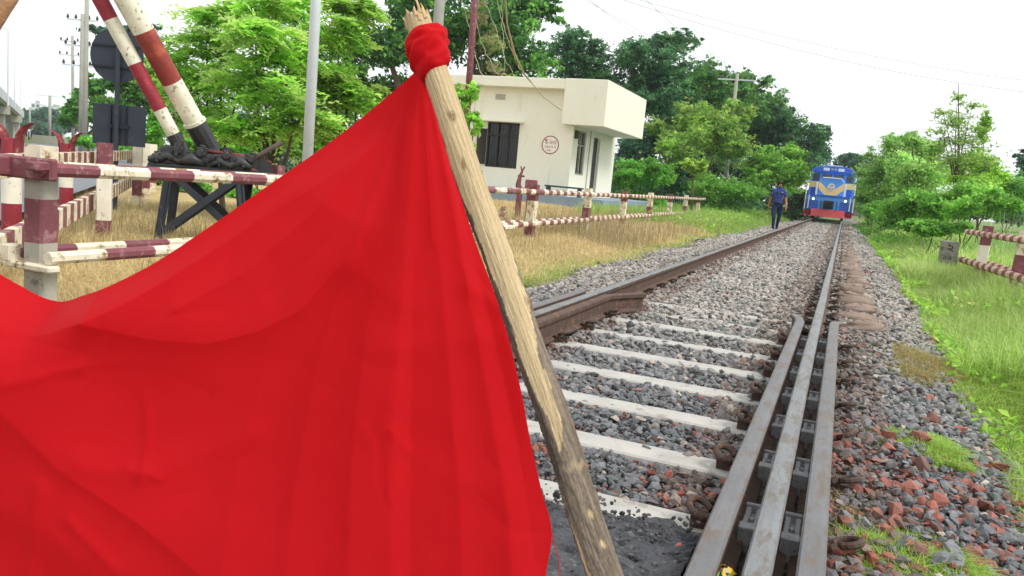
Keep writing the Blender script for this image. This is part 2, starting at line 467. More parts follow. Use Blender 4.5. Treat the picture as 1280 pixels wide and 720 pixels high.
for k, y in enumerate(SY):
    o = bpy.data.objects.new('sleeper', SLEEPER_ME); COL.objects.link(o)
    bury = 0.0 if y < 8.5 else min(0.045, 0.009*(y-8.5))
    o.location = (-0.8715+rng.uniform(-.012, .012), y+rng.uniform(-.012, .012), rng.uniform(-.004, .004)-bury)
    o.rotation_euler = (0, 0, rng.uniform(-.006, .006))
    tag(o, cat='sleeper', group='concrete sleepers under the rails')
    j = k-2
    if j < 0: o['label'] = 'concrete sleeper hidden under the dark asphalt of the crossing'
    elif j == 0: o['label'] = 'pale concrete sleeper half covered by the broken edge of the asphalt'
    elif j < 13: o['label'] = f'pale concrete sleeper, {ORD[j]} from the broken asphalt edge'
    elif y < 20: o['label'] = 'concrete sleeper with a brown mud heap on its end, sunk in the stones'
    else: o['label'] = 'concrete sleeper almost buried in stones towards the locomotive'
    ly = y - o.location.y
    offs = []
    if y < 6.6: offs = [(-.205, 0), (.205, math.pi)]
    else: offs = [(-.095, 0), (.095, math.pi)]
    loff = [(-.205, 0), (.205, math.pi)] if y < 6.5 else [(-.095, 0), (.095, math.pi)]
    if 2.3 < y < 40:
        for X0, ol in ((0.0, offs), (GX, loff)):
            for dx, rz in ol:
                c = bpy.data.objects.new('rail_clip', CLIP_ME); COL.objects.link(c); c.parent = o
                # the clip leans on the rail foot: its ring points away from the rail
                c.location = (X0+dx-o.location.x, rng.uniform(-.012, .012), -.17); c.rotation_euler = (0, rng.uniform(-.1, .1), (math.pi if dx < 0 else 0)+rng.uniform(-.25, .25))
                if y < 6.6: c.scale = (1.1,)*3
    if y < 6.8:
        for X0 in (0.0, GX):
            for dx in (-.061, .061):
                c = bpy.data.objects.new('bearing_block', BLOCK_ME); COL.objects.link(c); c.parent = o
                c.location = (X0+dx-o.location.x, rng.uniform(-.02, .02), -.175)
    if 7.4 < y < 22:
        c = bpy.data.objects.new('mud_heap', MOUND_ME[k % 4]); COL.objects.link(c); c.parent = o
        c.location = (.33-o.location.x+rng.uniform(-.03, .03), rng.uniform(-.03, .03), -.145+bury+.02); c.rotation_euler = (rng.uniform(-.12, .12), rng.uniform(-.15, .15), rng.uniform(-.35, .35))
        c.scale = (rng.uniform(.7, 1.1), rng.uniform(.75, 1.2), rng.uniform(.6, 1.3))

# ------------------------------------------------------------------ stones (stuff)
def cluster_noise(x, y, s, seed):
    r_ = np.random.default_rng(seed); v = 0*x
    for i in range(6):
        a = r_.uniform(0, 2*math.pi); k = s*r_.uniform(.5, 2.2); v = v+np.sin((x*math.cos(a)+y*math.sin(a))*k+r_.uniform(0, 6))
    return v/6
_t = (1+5**.5)/2
ICO_V = np.array([(-1,_t,0),(1,_t,0),(-1,-_t,0),(1,-_t,0),(0,-1,_t),(0,1,_t),(0,-1,-_t),(0,1,-_t),(_t,0,-1),(_t,0,1),(-_t,0,-1),(-_t,0,1)])/math.sqrt(1+_t*_t)
ICO_F = np.array([(0,11,5),(0,5,1),(0,1,7),(0,7,10),(0,10,11),(1,5,9),(5,11,4),(11,10,2),(10,7,6),(7,1,8),(3,9,4),(3,4,2),(3,2,6),(3,6,8),(3,8,9),(4,9,5),(2,4,11),(6,2,10),(8,6,7),(9,8,1)])
def rot_rand(n, tilt=None):
    q = rng.normal(size=(n, 4)); q /= np.linalg.norm(q, axis=1)[:, None]
    w, x, y, z = q.T
    return np.stack([np.stack([1-2*(y*y+z*z), 2*(x*y-z*w), 2*(x*z+y*w)], -1), np.stack([2*(x*y+z*w), 1-2*(x*x+z*z), 2*(y*z-x*w)], -1), np.stack([2*(x*z-y*w), 2*(y*z+x*w), 1-2*(x*x+y*y)], -1)], 1)
def stones(pos, size, cols):
    n = len(pos)
    V = ICO_V[None]*rng.uniform(.58, 1.25, (n, 12, 1))
    an = np.stack([rng.uniform(.85, 1.35, n), rng.uniform(.7, 1.05, n), rng.uniform(.45, .8, n)], -1)
    V = V*an[:, None]*size[:, None, None]
    V = np.einsum('nij,nkj->nki', rot_rand(n), V)
    V[..., 2] *= .8
    V = V+pos[:, None]
    F = (ICO_F[None]+12*np.arange(n)[:, None, None]).reshape(-1, 3)
    C = np.repeat(cols[:, None], 12, 1)
    return V.reshape(-1, 3), F, C.reshape(-1, 3)
def stone_layer(y0, y1, dens, smin, smax, name):
    area = (y1-y0)*6.2
    n = int(area*dens)
    x = rng.uniform(-4.3, 1.9, n); y = rng.uniform(y0, y1, n)
    s = rng.uniform(smin, smax, n)*0.5*rng.choice([1, 1, 1.25], n)
    # the two edges of the bed wander
    eL = -2.98 - 0.10*np.sin(y*1.3) - 0.08*np.sin(y*3.1+1) - 0.012*np.clip(y-8, 0, 30) + 0.15*rng.normal(size=n)
    eR = np.interp(y, [2, 4, 6, 10, 16, 45], [.98, 1.0, 1.0, 1.12, 1.12, 1.0]) + 0.06*np.sin(y*1.9) + 0.07*rng.normal(size=n)
    keep = (x > eL) & (x < eR)
    dy_ = np.abs(y-(2.53+.6125*np.round((y-2.53)/.6125)))
    keep &= ~((np.abs(x) < .165) & (y < 7)) & ~((np.abs(x) < .06)) & ~((np.abs(x-GX) < .165) & (y < 6.9)) & ~(np.abs(x-GX) < .06)
    keep &= ~((y < 2.60) & (x < -.15) & (x > -6))
    keep &= ~((dy_ < .10) & (x > .12) & (x < .54) & (y > 7.2) & (y < 22) & (rng.uniform(size=n) > .22))
    k = np.round((y-2.53)/.6125); dy = np.abs(y-(2.53+.6125*k))
    onsl = (dy < .045+0.5*s) & (x > -1.50) & (x < -.27)
    keep &= ~(onsl & (rng.uniform(size=n) > np.interp(y, [2.5, 5.2, 6.5, 8, 10, 12], [.02, .05, .2, .62, .95, 1])))
    onR = (dy < .05) & (x > .33) & (x < .50) & (y < 6.3) & (y > 4.6)
    keep &= ~(onR & (rng.uniform(size=n) > .3))
    x, y, s = x[keep], y[keep], s[keep]; n = len(x)
    gzv = ground_z(x, y)
    crib = (x > -2.3) & (x < .55)
    lift = np.interp(y, [2.5, 5, 8, 11, 14], [0.006, .014, 0.026, 0.04, 0.045]) + np.where(x > .15, np.interp(y, [2.5, 4.4, 5, 6.5, 7], [.045, .045, .02, .02, .03]), 0)
    z = gzv + np.where(crib, lift, 0.012) + rng.uniform(-.012, .022, n)
    val = (rng.uniform(.68, 1.22, n)*(1+.22*cluster_noise(x, y, 3.0, 21)))[:, None]
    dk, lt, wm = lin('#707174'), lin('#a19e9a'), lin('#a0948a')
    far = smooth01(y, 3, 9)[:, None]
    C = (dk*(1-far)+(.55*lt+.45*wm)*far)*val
    C = np.where((rng.uniform(size=n) < .08)[:, None], wm*val, C)
    C = np.where((rng.uniform(size=n) < .12)[:, None], lin('#5a6160')*val, C)
    rusty = ((np.abs(x) < .42) & (np.abs(x) > .12) | (np.abs(x-GX) < .35))[:, None]*rng.uniform(0, .75, n)[:, None]
    C = C*(1-rusty)+lin('#6d5446')*val*rusty
    pb = np.where(x > .15, np.interp(y, [2.4, 3.3, 4.0, 5, 9], [.25, .22, .07, .02, .006]), np.interp(y, [2.6, 3.1, 3.7, 4.6, 6], [.17, .11, .05, .015, .004])*np.where(x > -2.2, 1, .2))
    br = rng.uniform(size=n) < pb; bm_ = rng.uniform(size=n)[:, None]**1.5
    C = np.where(br[:, None], (lin('#91574b')*(1-bm_)+lin('#7a6157')*bm_)*rng.uniform(.6, 1.3, n)[:, None], C)
    s = np.where(br & (x > .15), s*rng.uniform(.8, 1.7, n), s)
    z = z + 0.3*s
    return stones(np.stack([x, y, z], -1), s, C)
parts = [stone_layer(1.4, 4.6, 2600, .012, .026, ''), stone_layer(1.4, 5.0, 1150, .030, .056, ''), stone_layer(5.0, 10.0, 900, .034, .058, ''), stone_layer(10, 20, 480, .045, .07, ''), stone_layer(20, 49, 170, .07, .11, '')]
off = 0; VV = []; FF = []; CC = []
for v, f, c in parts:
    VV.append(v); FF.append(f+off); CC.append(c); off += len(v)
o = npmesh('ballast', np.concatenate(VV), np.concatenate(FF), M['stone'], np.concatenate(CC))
tag(o, 'crushed grey ballast stones with red brick pieces along the track', 'ballast', kind='stuff')

# crumbs of asphalt and grit on the crossing
n = 1100
x = rng.uniform(-2.2, -.2, n); y = 2.45 - np.abs(rng.normal(size=n))*.45; s = rng.uniform(.004, .012, n)
keep = y > 1.2; x, y, s = x[keep], y[keep], s[keep]; n = len(x)
C = lin('#4a4a4c')*rng.uniform(.5, 1.6, n)[:, None]
C = np.where((rng.uniform(size=n) < .012)[:, None], lin('#b0695c'), C)
v, f, c = stones(np.stack([x, y, np.full(n, -.10)+np.where(y > 2.4, -.05, 0)], -1), s, C)
o = npmesh('asphalt_rubble', v, f, M['stone'], c); tag(o, 'loose black asphalt crumbs on the crossing surface', 'rubble', kind='stuff')

# ------------------------------------------------------------------ grass (stuff)
def blades(x, y, z, h, w, cols, lean=.45, curl=.5):
    n = len(x)
    az = rng.uniform(0, 2*math.pi, n); ln = np.abs(rng.normal(size=n))*lean
    dx, dy = np.cos(az), np.sin(az)
    sx, sy = -dy, dx
    b = np.stack([x, y, z], -1)
    side = np.stack([sx, sy, 0*sx], -1)*(w/2)[:, None]
    dirv = np.stack([dx, dy, 0*dx], -1)
    up = np.array([0, 0, 1.0])
    m = b+dirv*(h*ln*.35)[:, None]+up*(h*.55)[:, None]
    t = b+dirv*(h*ln*(1+curl))[:, None]+up*(h*np.clip(1-.35*ln*curl, .3, 1))[:, None]
    V = np.stack([b-side, b+side, m+side*.75, m-side*.75, t+side*.08, t-side*.08], 1)
    F = np.array([(0, 1, 2, 3), (3, 2, 4, 5)])
    F = (F[None]+6*np.arange(n)[:, None, None]).reshape(-1, 4)
    C = np.repeat(cols[:, None], 6, 1)
    return V.reshape(-1, 3), F, C.reshape(-1, 3)
def palette(n, hexes, probs, var=.25):
    base = np.array([lin(h) for h in hexes])
    c = base[rng.choice(len(hexes), n, p=np.array(probs)/sum(probs))]
    return c*rng.uniform(1-var, 1+var, n)[:, None]
def grass_obj(name, chunks, label, cat):
    off = 0; VV = []; FF = []; CC = []
    for v, f, c in chunks:
        VV.append(v); FF.append(f+off); CC.append(c); off += len(v)
    o = npmesh(name, np.concatenate(VV), np.concatenate(FF), M['grass'], np.concatenate(CC))
    tag(o, label, cat, kind='stuff'); return o
GREENS = ['#88ac44', '#9cba50', '#74963a', '#b2c46a', '#8a8c48']
def right_edge(y): return np.interp(y, [2, 4, 6, 10, 16, 45], [.90, .91, .92, 1.04, 1.08, .98]) + 0.06*np.sin(y*1.9)
def field(n, x0, x1, y0, y1, power=1.0):
    x = rng.uniform(x0, x1, n); y = y0+(y1-y0)*rng.uniform(size=n)**power
    return x, y
ch = []
# near, short lawn-like
x, y = field(150000, .8, 4.2, 2.6, 9.5, 1.2); k = (x > right_edge(y)+.03+.14*rng.normal(size=len(x))**2*.5-.05) & (x < 1.3+.42*y); x, y = x[k], y[k]
cn = cluster_noise(x, y, 2.2, 1)
h = (.06+.10*rng.uniform(size=len(x)))*np.clip(1+1.1*cn, .3, 2.2)*np.interp(x-right_edge(y), [0, .5, 1.4], [.6, 1.2, 2.0]); c = palette(len(x), GREENS, [4, 4, 3, 2, 1.5])*(1+.4*cn)[:, None]
ch.append(blades(x, y, ground_z(x, y)-.01, h, np.full(len(x), .007), c, .75, .8))
# taller feathery grass further back
for (n_, y0, y1, hh, ww, xm) in ((120000, 6.5, 16, .40, .007, 7), (80000, 14, 30, .46, .013, 11), (30000, 28, 60, .5, .028, 16)):
    x, y = field(n_, .9, xm, y0, y1, 1.1); k = (x > right_edge(y)+.04+.1*rng.uniform(size=n_)) & (x < 1.2+.33*y); x, y = x[k], y[k]
    cn = cluster_noise(x, y, 1.3, 2)
    h = hh*rng.uniform(.35, 1.2, len(x))*np.clip(1+1.0*cn, .25, 2)*np.interp(x-right_edge(y), [0, .9], [.35, 1.0]); c = palette(len(x), ['#9cba5c', '#b4c87a', '#88a84c', '#c4d092', '#76963f'], [4, 3, 4, 2, 2])*(1+.45*cn)[:, None]
    ch.append(blades(x, y, ground_z(x, y)-.01, h, np.full(len(x), ww), c, .6, .6))
mx_, my_ = P(1186, 315, 14.5).x, P(1186, 315, 14.5).y
for (x0, x1, y0, y1, n_, h0) in ((mx_-.7, mx_+.9, my_-1.3, my_-.12, 5200, .42), (mx_+.3, mx_+2.0, my_-3.2, my_-.5, 5200, .36)):
    x, y = field(n_, x0, x1, y0, y1); k = x > right_edge(y)+.1; x, y = x[k], y[k]
    ch.append(blades(x, y, ground_z(x, y), h0*rng.uniform(.6, 1.15, len(x)), np.full(len(x), .008), palette(len(x), ['#aac46a', '#c0d08a', '#93b056', '#cdd79e'], [3, 3, 3, 2]), .4, .5))
grass_obj('grass', ch, 'light green grass bank on the right side of the track', 'grass')
# small turf patches in the stones
ch = []
for (cx, cy, rx, ry, n_, hx) in ((.52, 4.0, .24, .22, 5200, 1), (.37, 2.62, .27, .26, 7500, .8), (.80, 6.6, .34, .5, 2600, .0), (.62, 5.9, .2, .3, 700, 0), (.95, 3.6, .1, .5, 900, .6), (.21, 2.95, .07, .25, 500, .3)):
    r_ = np.sqrt(rng.uniform(size=n_)); a = rng.uniform(0, 6.283, n_)
    r_ = r_*(1+.2*np.sin(a*3+cx*9)+.12*np.sin(a*7))
    x, y = cx+rx*r_*np.cos(a), cy+ry*r_*np.sin(a)
    c = palette(n_, ['#86b048', '#9cc255', '#b4c76a', '#b09a5a'], [4, 4, 2, 1.2]) if hx > .5 else palette(n_, ['#9a9a5a', '#b09a62', '#8d9a50', '#a88a5a'], [2, 3, 2, 2])
    h = rng.uniform(.025, .07, n_)*(1.2-.5*r_)
    ch.append(blades(x, y, ground_z(x, y)+.035, h, np.full(n_, .0042), c, .9, .7))
grass_obj('turf', ch, 'small turf patches growing through the stones at the right', 'grass')
# straw on the left
ch = []
def left_edge(y): return -2.93-.10*np.sin(y*1.3)-.012*np.clip(y-8, 0, 30)
def offroad(x, y, m=.35): return road_s(x, y) < -m
ST = ['#d6c596', '#cab684', '#e4d6ac', '#b8a478', '#b8ae78', '#9aa45e']
for (n_, x0, x1, y0, y1, hh, ww) in ((130000, -12, -2.9, 2.7, 10, .12, .0065), (70000, -11, -3, 8, 17, .14, .009), (60000, -14, -3, 16, 28, .15, .016)):
    x, y = field(n_, x0, x1, y0, y1, 1.1); k = (x < left_edge(y)-.05-.2*rng.uniform(size=n_)) & offroad(x, y) & ~((x > -15) & (x < -7.8) & (y > 27.4)); x, y = x[k], y[k]
    cn = cluster_noise(x, y, 1.6, 3)
    c = palette(len(x), ST, [5, 4, 3, 2, 1, .5])*(1+.22*cn)[:, None]
    g = smooth01(-(x-left_edge(y)), .0, .7) ; gr = (rng.uniform(size=len(x)) > .25+.75*g)[:, None]
    c = np.where(gr, palette(len(x), ['#8fae4a', '#7c9a40', '#9cc255'], [1, 1, 1]), c)
    h = hh*rng.uniform(.4, 1.2, len(x))*(1+.6*cn)
    ch.append(blades(x, y, ground_z(x, y)-.01, h, np.full(len(x), ww), c, 1.1, .8))
# wiry taller dead stalks
for (n_, x0, x1, y0, y1, hh) in ((6500, -12, -3.9, 3.0, 10, .30), (5200, -6.8, -3.5, 14, 27, .55), (1500, -9, -4, 9, 15, .3)):
    x, y = field(n_, x0, x1, y0, y1); k = offroad(x, y) & (cluster_noise(x, y, 1.1, 5) > -.1); x, y = x[k], y[k]
    c = palette(len(x), ['#9a8c6c', '#ae9e7c', '#85785c', '#989462'], [3, 3, 2, 1.5])
    ch.append(blades(x, y, ground_z(x, y), hh*rng.uniform(.4, 1.1, len(x)), np.full(len(x), .008), c, .55, .5))
grass_obj('dry_grass', ch, 'straw coloured dry grass on the left of the track', 'dry grass')
# green verge further along the left
ch = []
for (n_, x0, x1, y0, y1, hh, ww) in ((30000, -8, -2.9, 24, 42, .42, .022), (14000, -10, -2.9, 38, 60, .5, .04)):
    x, y = field(n_, x0, x1, y0, y1); k = (x < left_edge(y)+.35-.3*rng.uniform(size=n_)) & (y > 24+3*rng.uniform(size=n_)); x, y = x[k], y[k]
    cn = cluster_noise(x, y, 1.3, 8)
    c = palette(len(x), ['#8fb052', '#a2bd66', '#7a9a44', '#b5c57c'], [4, 3, 3, 1])*(1+.25*cn)[:, None]
    h = hh*rng.uniform(.4, 1.1, len(x))*(1+.4*cn)*np.interp(left_edge(y)-x, [-.4, .8], [.3, 1])
    ch.append(blades(x, y, ground_z(x, y), h, np.full(len(x), ww), c, .5, .6))
grass_obj('verge_grass', ch, 'green verge grass left of the rails before the policeman', 'grass')
# ------------------------------------------------------------------ signal hut
def wall_cells(mb, axis, c0, c1, lo, hi, z0, z1, holes, mi=0):
    """a wall with rectangular openings; axis 'x' = wall runs along x, thickness c0..c1 in y (and the other way round)"""
    us = sorted({lo, hi} | {h[0] for h in holes} | {h[1] for h in holes}); zs = sorted({z0, z1} | {h[2] for h in holes} | {h[3] for h in holes})
    for i in range(len(us)-1):
        for j in range(len(zs)-1):
            um, zm = (us[i]+us[i+1])/2, (zs[j]+zs[j+1])/2
            if any(h[0] < um < h[1] and h[2] < zm < h[3] for h in holes): continue
            if axis == 'x': mb.bb((us[i], c0, zs[j]), (us[i+1], c1, zs[j+1]), mi)
            else: mb.bb((c0, us[i], zs[j]), (c1, us[i+1], zs[j+1]), mi)
def text_mesh(body, size, mw, depth=.004):
    cu = bpy.data.curves.new('lettering', 'FONT'); cu.body = body; cu.size = size; cu.extrude = depth; cu.align_x = 'CENTER'; cu.align_y = 'CENTER'
    ob = bpy.data.objects.new('lettering', cu); COL.objects.link(ob); bpy.context.view_layer.update()
    me = bpy.data.meshes.new_from_object(ob.evaluated_get(bpy.context.evaluated_depsgraph_get()))
    bpy.data.objects.remove(ob); me.transform(mw); return me
def build_hut():
    hut = empty('signal_hut', (-11.8, 31, 0), 'cream plastered railway hut with a deep box canopy and round red wall mark', 'hut')
    x0, x1, y0, y1 = -14.9, -9.46, 28.4, 34.3
    wx0, wx1, wz0, wz1 = -12.93, -11.60, 1.20, 2.90
    mb = MB()
    wall_cells(mb, 'x', y0, y0+.22, x0, x1, -.1, 4.2, [(wx0, wx1, wz0, wz1)])
    wall_cells(mb, 'y', x1-.22, x1, y0+.22, y1, -.1, 4.2, [(29.05, 30.05, 1.18, 2.84), (31.05, 31.98, .38, 2.74)])
    mb.bb((x0, y1-.22, -.1), (x1-.22, y1, 4.2)); mb.bb((x0, y0+.22, -.1), (x0+.22, y1-.22, 4.2))
    mb.build('wall', M['plaster'], hut)
    MB().bb((x0-.3, 28.0, 4.2), (x1-.352, y1+.25, 4.56)).build('roof', M['plaster'], hut, bevel=.015)
    MB().bb((-9.81, 27.99, 2.95), (-8.2, 33.86, 4.58)).build('canopy', M['plaster'], hut, bevel=.012)
    MB().bb((-15.2, 27.5, -.1), (-7.8, 35, .36)).build('plinth', M['plinth'], hut, bevel=.01)
    st = MB(); st.bb((-7.797, 31.0, -.1), (-7.45, 32.3, .14)); st.build('step', M['plinth'], hut, bevel=.01)
    MB().bb((wx0-.42, 28.02, 2.905), (wx1+.16, 28.397, 2.985)).build('sunshade', M['plaster'], hut, bevel=.006)
    # front window
    fr = MB()
    for xx in (wx0+.03, wx1-.03): fr.bb((xx-.03, y0+.05, wz0+.002), (xx+.03, y0+.12, wz1-.002))
    for zz in (wz0+.03, wz1-.03, 2.42): fr.bb((wx0+.061, y0+.05, zz-.028), (wx1-.061, y0+.12, zz+.028))
    for q in (1, 2): 
        xx = wx0+(wx1-wx0)*q/3; fr.bb((xx-.03, y0+.053, wz0+.06), (xx+.03, y0+.117, wz1-.06))
    w = fr.build('window', M['dark_wood'], hut)
    g = MB()
    for q in range(1, 12):
        xx = wx0+.06+(wx1-wx0-.12)*q/12; g.tube([(xx, y0+.03, wz0), (xx, y0+.03, wz1)], .008, 6)
    g.build('window_grille', M['iron'], w)
    MB().bb((wx0+.05, y0+.125, wz0+.04), (wx1-.05, y0+.13, wz1-.04)).build('window_pane', M['dark_glass'], w)
    sh = MB(); sh.beam((wx0+.01, y0-.02, (wz0+wz1)/2-.1), (wx0-.2, y0-.42, (wz0+wz1)/2-.1), .03, 1.35); sh.build('shutter', M['dark_wood'], hut)
    # side window and door
    fr = MB()
    for yy_ in (29.08, 29.55, 30.02): fr.bb((x1-.10, yy_-.03, 1.185), (x1-.03, yy_+.03, 2.835))
    for zz in (1.21, 2.3, 2.81): fr.bb((x1-.095, 29.06, zz-.025), (x1-.035, 30.04, zz+.025))
    w = fr.build('window', M['concrete'], hut)
    MB().bb((x1-.14, 29.06, 1.19), (x1-.132, 30.04, 2.83)).build('window_pane', M['dark_glass'], w)
    d = MB(); d.bb((x1-.16, 31.06, .385), (x1-.12, 31.97, 2.735)); 
    for zz in (.9, 1.9): d.bb((x1-.119, 31.16, zz-.35), (x1-.105, 31.87, zz+.35))
    d = d.build('door', M['dark_wood'], hut)
    MB().tube([(x1-.104, 31.2, 1.3), (x1-.05, 31.2, 1.3), (x1-.05, 31.2, 1.48), (x1-.104, 31.2, 1.48)], .012, 6).build('handle', M['iron'], d)
    v = MB()
    for i in range(5):
        for j in range(3):
            v.bb((-12.69+.084*i, y0-.03, 3.75+.07*j), (-12.69+.084*i+.06, y0-.001, 3.75+.07*j+.045))
    v.build('vent', M['concrete'], hut)
    MB().bb((-9.457, 28.55, 2.5), (-9.36, 28.75, 2.8)).build('meter_box', M['dark_wood'], hut, bevel=.01)
    c = MB(); c.tube([(-9.46+.03, 30.5, .37), (-9.43, 30.5, 2.94)], .018, 6); c.build('conduit', M['concrete'], hut)
    # round mark with Bengali numbers
    cx, cz, r = -10.31, 2.19, .34
    rg = MB(); n = 40
    for rr in (r, r-.035):
        for yy_ in (y0-.006, y0-.001):
            rg.v += [(cx+rr*math.cos(2*math.pi*k/n), yy_, cz+rr*math.sin(2*math.pi*k/n)) for k in range(n)]
    for k in range(n):
        j = (k+1) % n
        rg.f += [(k, j, 2*n+j, 2*n+k), (k, n+k, n+j, j), (2*n+k, 2*n+j, 3*n+j, 3*n+k)]; rg.m += [0]*3
    mk = mat('red_wall_paint', srgb('#8f4440'), .7, .15, 20)
    sgn = MB(); sgn.v = [(cx+(r-.036)*math.cos(2*math.pi*k/n), y0-.003, cz+(r-.036)*math.sin(2*math.pi*k/n)) for k in range(n)]; sgn.f = [tuple(range(n))]; sgn.m = [0]
    plate = sgn.build('number_mark', mat('white_disc_paint', srgb('#ece6dc'), .8, .04), hut)
    rg.build('red_ring', mk, plate)
    for s, sz, dz, dx in (('ই-২৩', .23, .10, .0), ('১৬২ ৬ ৭', .13, -.07, 0), ('৩-৪', .10, -.20, -.05)):
        mw = Matrix.Translation((cx+dx, y0-.007, cz+dz)) @ Matrix.Rotation(R(90), 4, 'X')
        link('lettering', text_mesh(s, sz, mw, .003), [mk], plate)
    return hut
build_hut()
# bench on the plinth
b = empty('bench', (-9.3, 27.75, .36), 'low dark blue bench on the hut plinth under the canopy', 'bench')
bm_ = mat('dark_blue_bench', srgb('#3a4656'), .6)
MB().bb((-10.1, 27.6, .66), (-8.7, 27.95, .72)).build('seat', bm_, b, bevel=.01)
for xx in (-10.0, -8.8): MB().bb((xx-.04, 27.62, .362), (xx+.04, 27.93, .659)).build('leg', bm_, b)
# maroon point lever on its cast stand in front of the hut
lv = empty('ground_winch', tuple(gz(655, 250, -.2)), 'maroon cast iron winch with a forked upright in front of the hut window', 'winch')
o_ = P(661, 243, 21.0); rx_ = Vector((.93, .37, 0))
q = lambda a, z: (o_.x+rx_.x*a, o_.y+rx_.y*a, z)
zb = .62
MB().beam(q(-.12, zb+.1), q(.20, zb+.1), .22, .28).build('gear_box', M['maroon_paint'], lv, bevel=.02)
t = MB(); t.tube([q(-.25, zb-.1), q(-.30, zb+.10), q(-.27, zb+.3), q(-.23, zb+.44)], [.10, .075, .05, .03], 8); t.tube([q(-.22, zb+.42), q(-.27, zb+.56)], .022, 6); t.tube([q(-.23, zb+.42), q(-.17, zb+.56)], .022, 6); t.box(q(-.24, zb+.31), (.16, .1, .05)); t.build('forked_upright', M['maroon_paint'], lv)
t = MB(); t.tube([q(-.3, zb-.06), q(-.1, zb-.02), q(.1, zb-.02)], .045, 8); t.build('link_bar', M['maroon_paint'], lv)
gz0 = float(ground_z(o_.x, o_.y))
t = MB(); t.beam(q(.05, gz0-.05), q(.05, zb-.045), .16, .16, up=(1, 0, 0)); t.beam(q(-.25, gz0-.05), q(-.25, zb-.1), .12, .12, up=(1, 0, 0)); t.build('pedestal', M['maroon_paint'], lv)

# ------------------------------------------------------------------ fences
def striped(name, a, b, w, h, seg, mats, parent, start=0, hexa=False):
    a, b = Vector(a), Vector(b); L = (b-a).length; n = max(2, int(round(L/seg))); mb = MB()
    t = (b-a).normalized(); x = t.cross(Vector((0, 0, 1))).normalized(); z = x.cross(t)
    prof = [(math.cos(2*math.pi*(k+.5)/8)*.541, math.sin(2*math.pi*(k+.5)/8)*.541) for k in range(8)] if hexa else [(-.5,-.46),(-.46,-.5),(.46,-.5),(.5,-.46),(.5,.46),(.46,.5),(-.46,.5),(-.5,.46)]
    k_ = len(prof)
    for i in range(n+1):
        p = a+(b-a)*(i/n)
        mb.v += [tuple(p+x*(u*w)+z*(v*h)) for u, v in prof]
    for i in range(n):
        for k in range(k_):
            q_ = i*k_+k; r_ = i*k_+(k+1) % k_
            mb.f.append((q_, r_, r_+k_, q_+k_)); mb.m.append((i+start) % 2)
    mb.f += [tuple(range(k_)), tuple(n*k_+k for k in range(k_))]; mb.m += [start % 2, (n-1+start) % 2]
    return mb.build(name, mats, parent)
def post(parent, x, y, z0, z1, w, bands, lean=(0, 0), rz=0):
    """bands: list of (z upper limit, material) bottom to top"""
    mb = MB(); mats = []; z = z0
    rot = Matrix.Rotation(rz, 3, 'Z')
    for zt, m in bands:
        if m not in mats: mats.append(m)
        lx, ly = lean
        c = Vector((x+lx*((z+zt)/2-z0), y+ly*((z+zt)/2-z0), (z+zt)/2))
        lo = Vector((x+lx*(z-z0), y+ly*(z-z0), z)); hi = Vector((x+lx*(zt-z0), y+ly*(zt-z0), zt))
        ch = .012
        prof = [(-.5, -.5+ch/w), (-.5+ch/w, -.5), (.5-ch/w, -.5), (.5, -.5+ch/w), (.5, .5-ch/w), (.5-ch/w, .5), (-.5+ch/w, .5), (-.5, .5-ch/w)]
        vs = []
        for pz in (lo, hi):
            vs += [tuple(pz+rot @ Vector((u*w, v*w, 0))) for u, v in prof]
        fs = [(k, (k+1) % 8, 8+(k+1) % 8, 8+k) for k in range(8)]
        if z == z0: fs.append(tuple(range(7, -1, -1)))
        if zt == bands[-1][0]: fs.append(tuple(range(8, 16)))
        mb.add(vs, fs, mats.index(m)); z = zt
    return mb.build('post', [M[m] for m in mats], parent)
PM = [M['white_rusty'], M['maroon_paint']]
# fence between track and hut
f1 = empty('barrier_fence', (-5.2, 13.4, -.2), 'long red and white barred fence across the dry grass in front of the hut', 'fence')
pts = [(-5.02, 9.6), (-5.08, 13.42), (-5.22, 17.2), (-5.36, 21.0), (-5.5, 24.7), (-5.64, 28.5), (-5.78, 32.2), (-5.92, 36.0)]
for i, (x, y) in enumerate(pts):
    z0 = float(ground_z(x, y))-.1
    b_ = [(z0+.42, 'maroon_paint'), (z0+.80, 'white_rusty'), (z0+1.08, 'maroon_paint')] if i % 2 else [(z0+.35, 'white_rusty'), (z0+.66, 'maroon_paint'), (z0+1.08, 'white_rusty')]
    post(f1, x, y, z0, .79, .155, b_[:-1]+[(.79, b_[-1][1])], lean=(rng.uniform(-.03, .03), rng.uniform(-.02, .02)))
for i in range(len(pts)-1):
    (xa, ya), (xb, yb) = pts[i], pts[i+1]
    for sx in (.12, -.12):
        striped('rail', (xa+sx, ya+.005, .66), (xb+sx, yb-.005, .66), .07, .09, .24, PM, f1, i+(sx < 0), True)
        striped('rail', (xa+sx, ya+.005, .10), (xb+sx, yb-.005, .10), .07, .09, .24, PM, f1, i+1, True)
for sx in (.12, -.12): striped('rail', (-5.92+sx, 36.005, .66), (-5.95+sx, 37.2, .68), .07, .09, .24, PM, f1, 0, True)
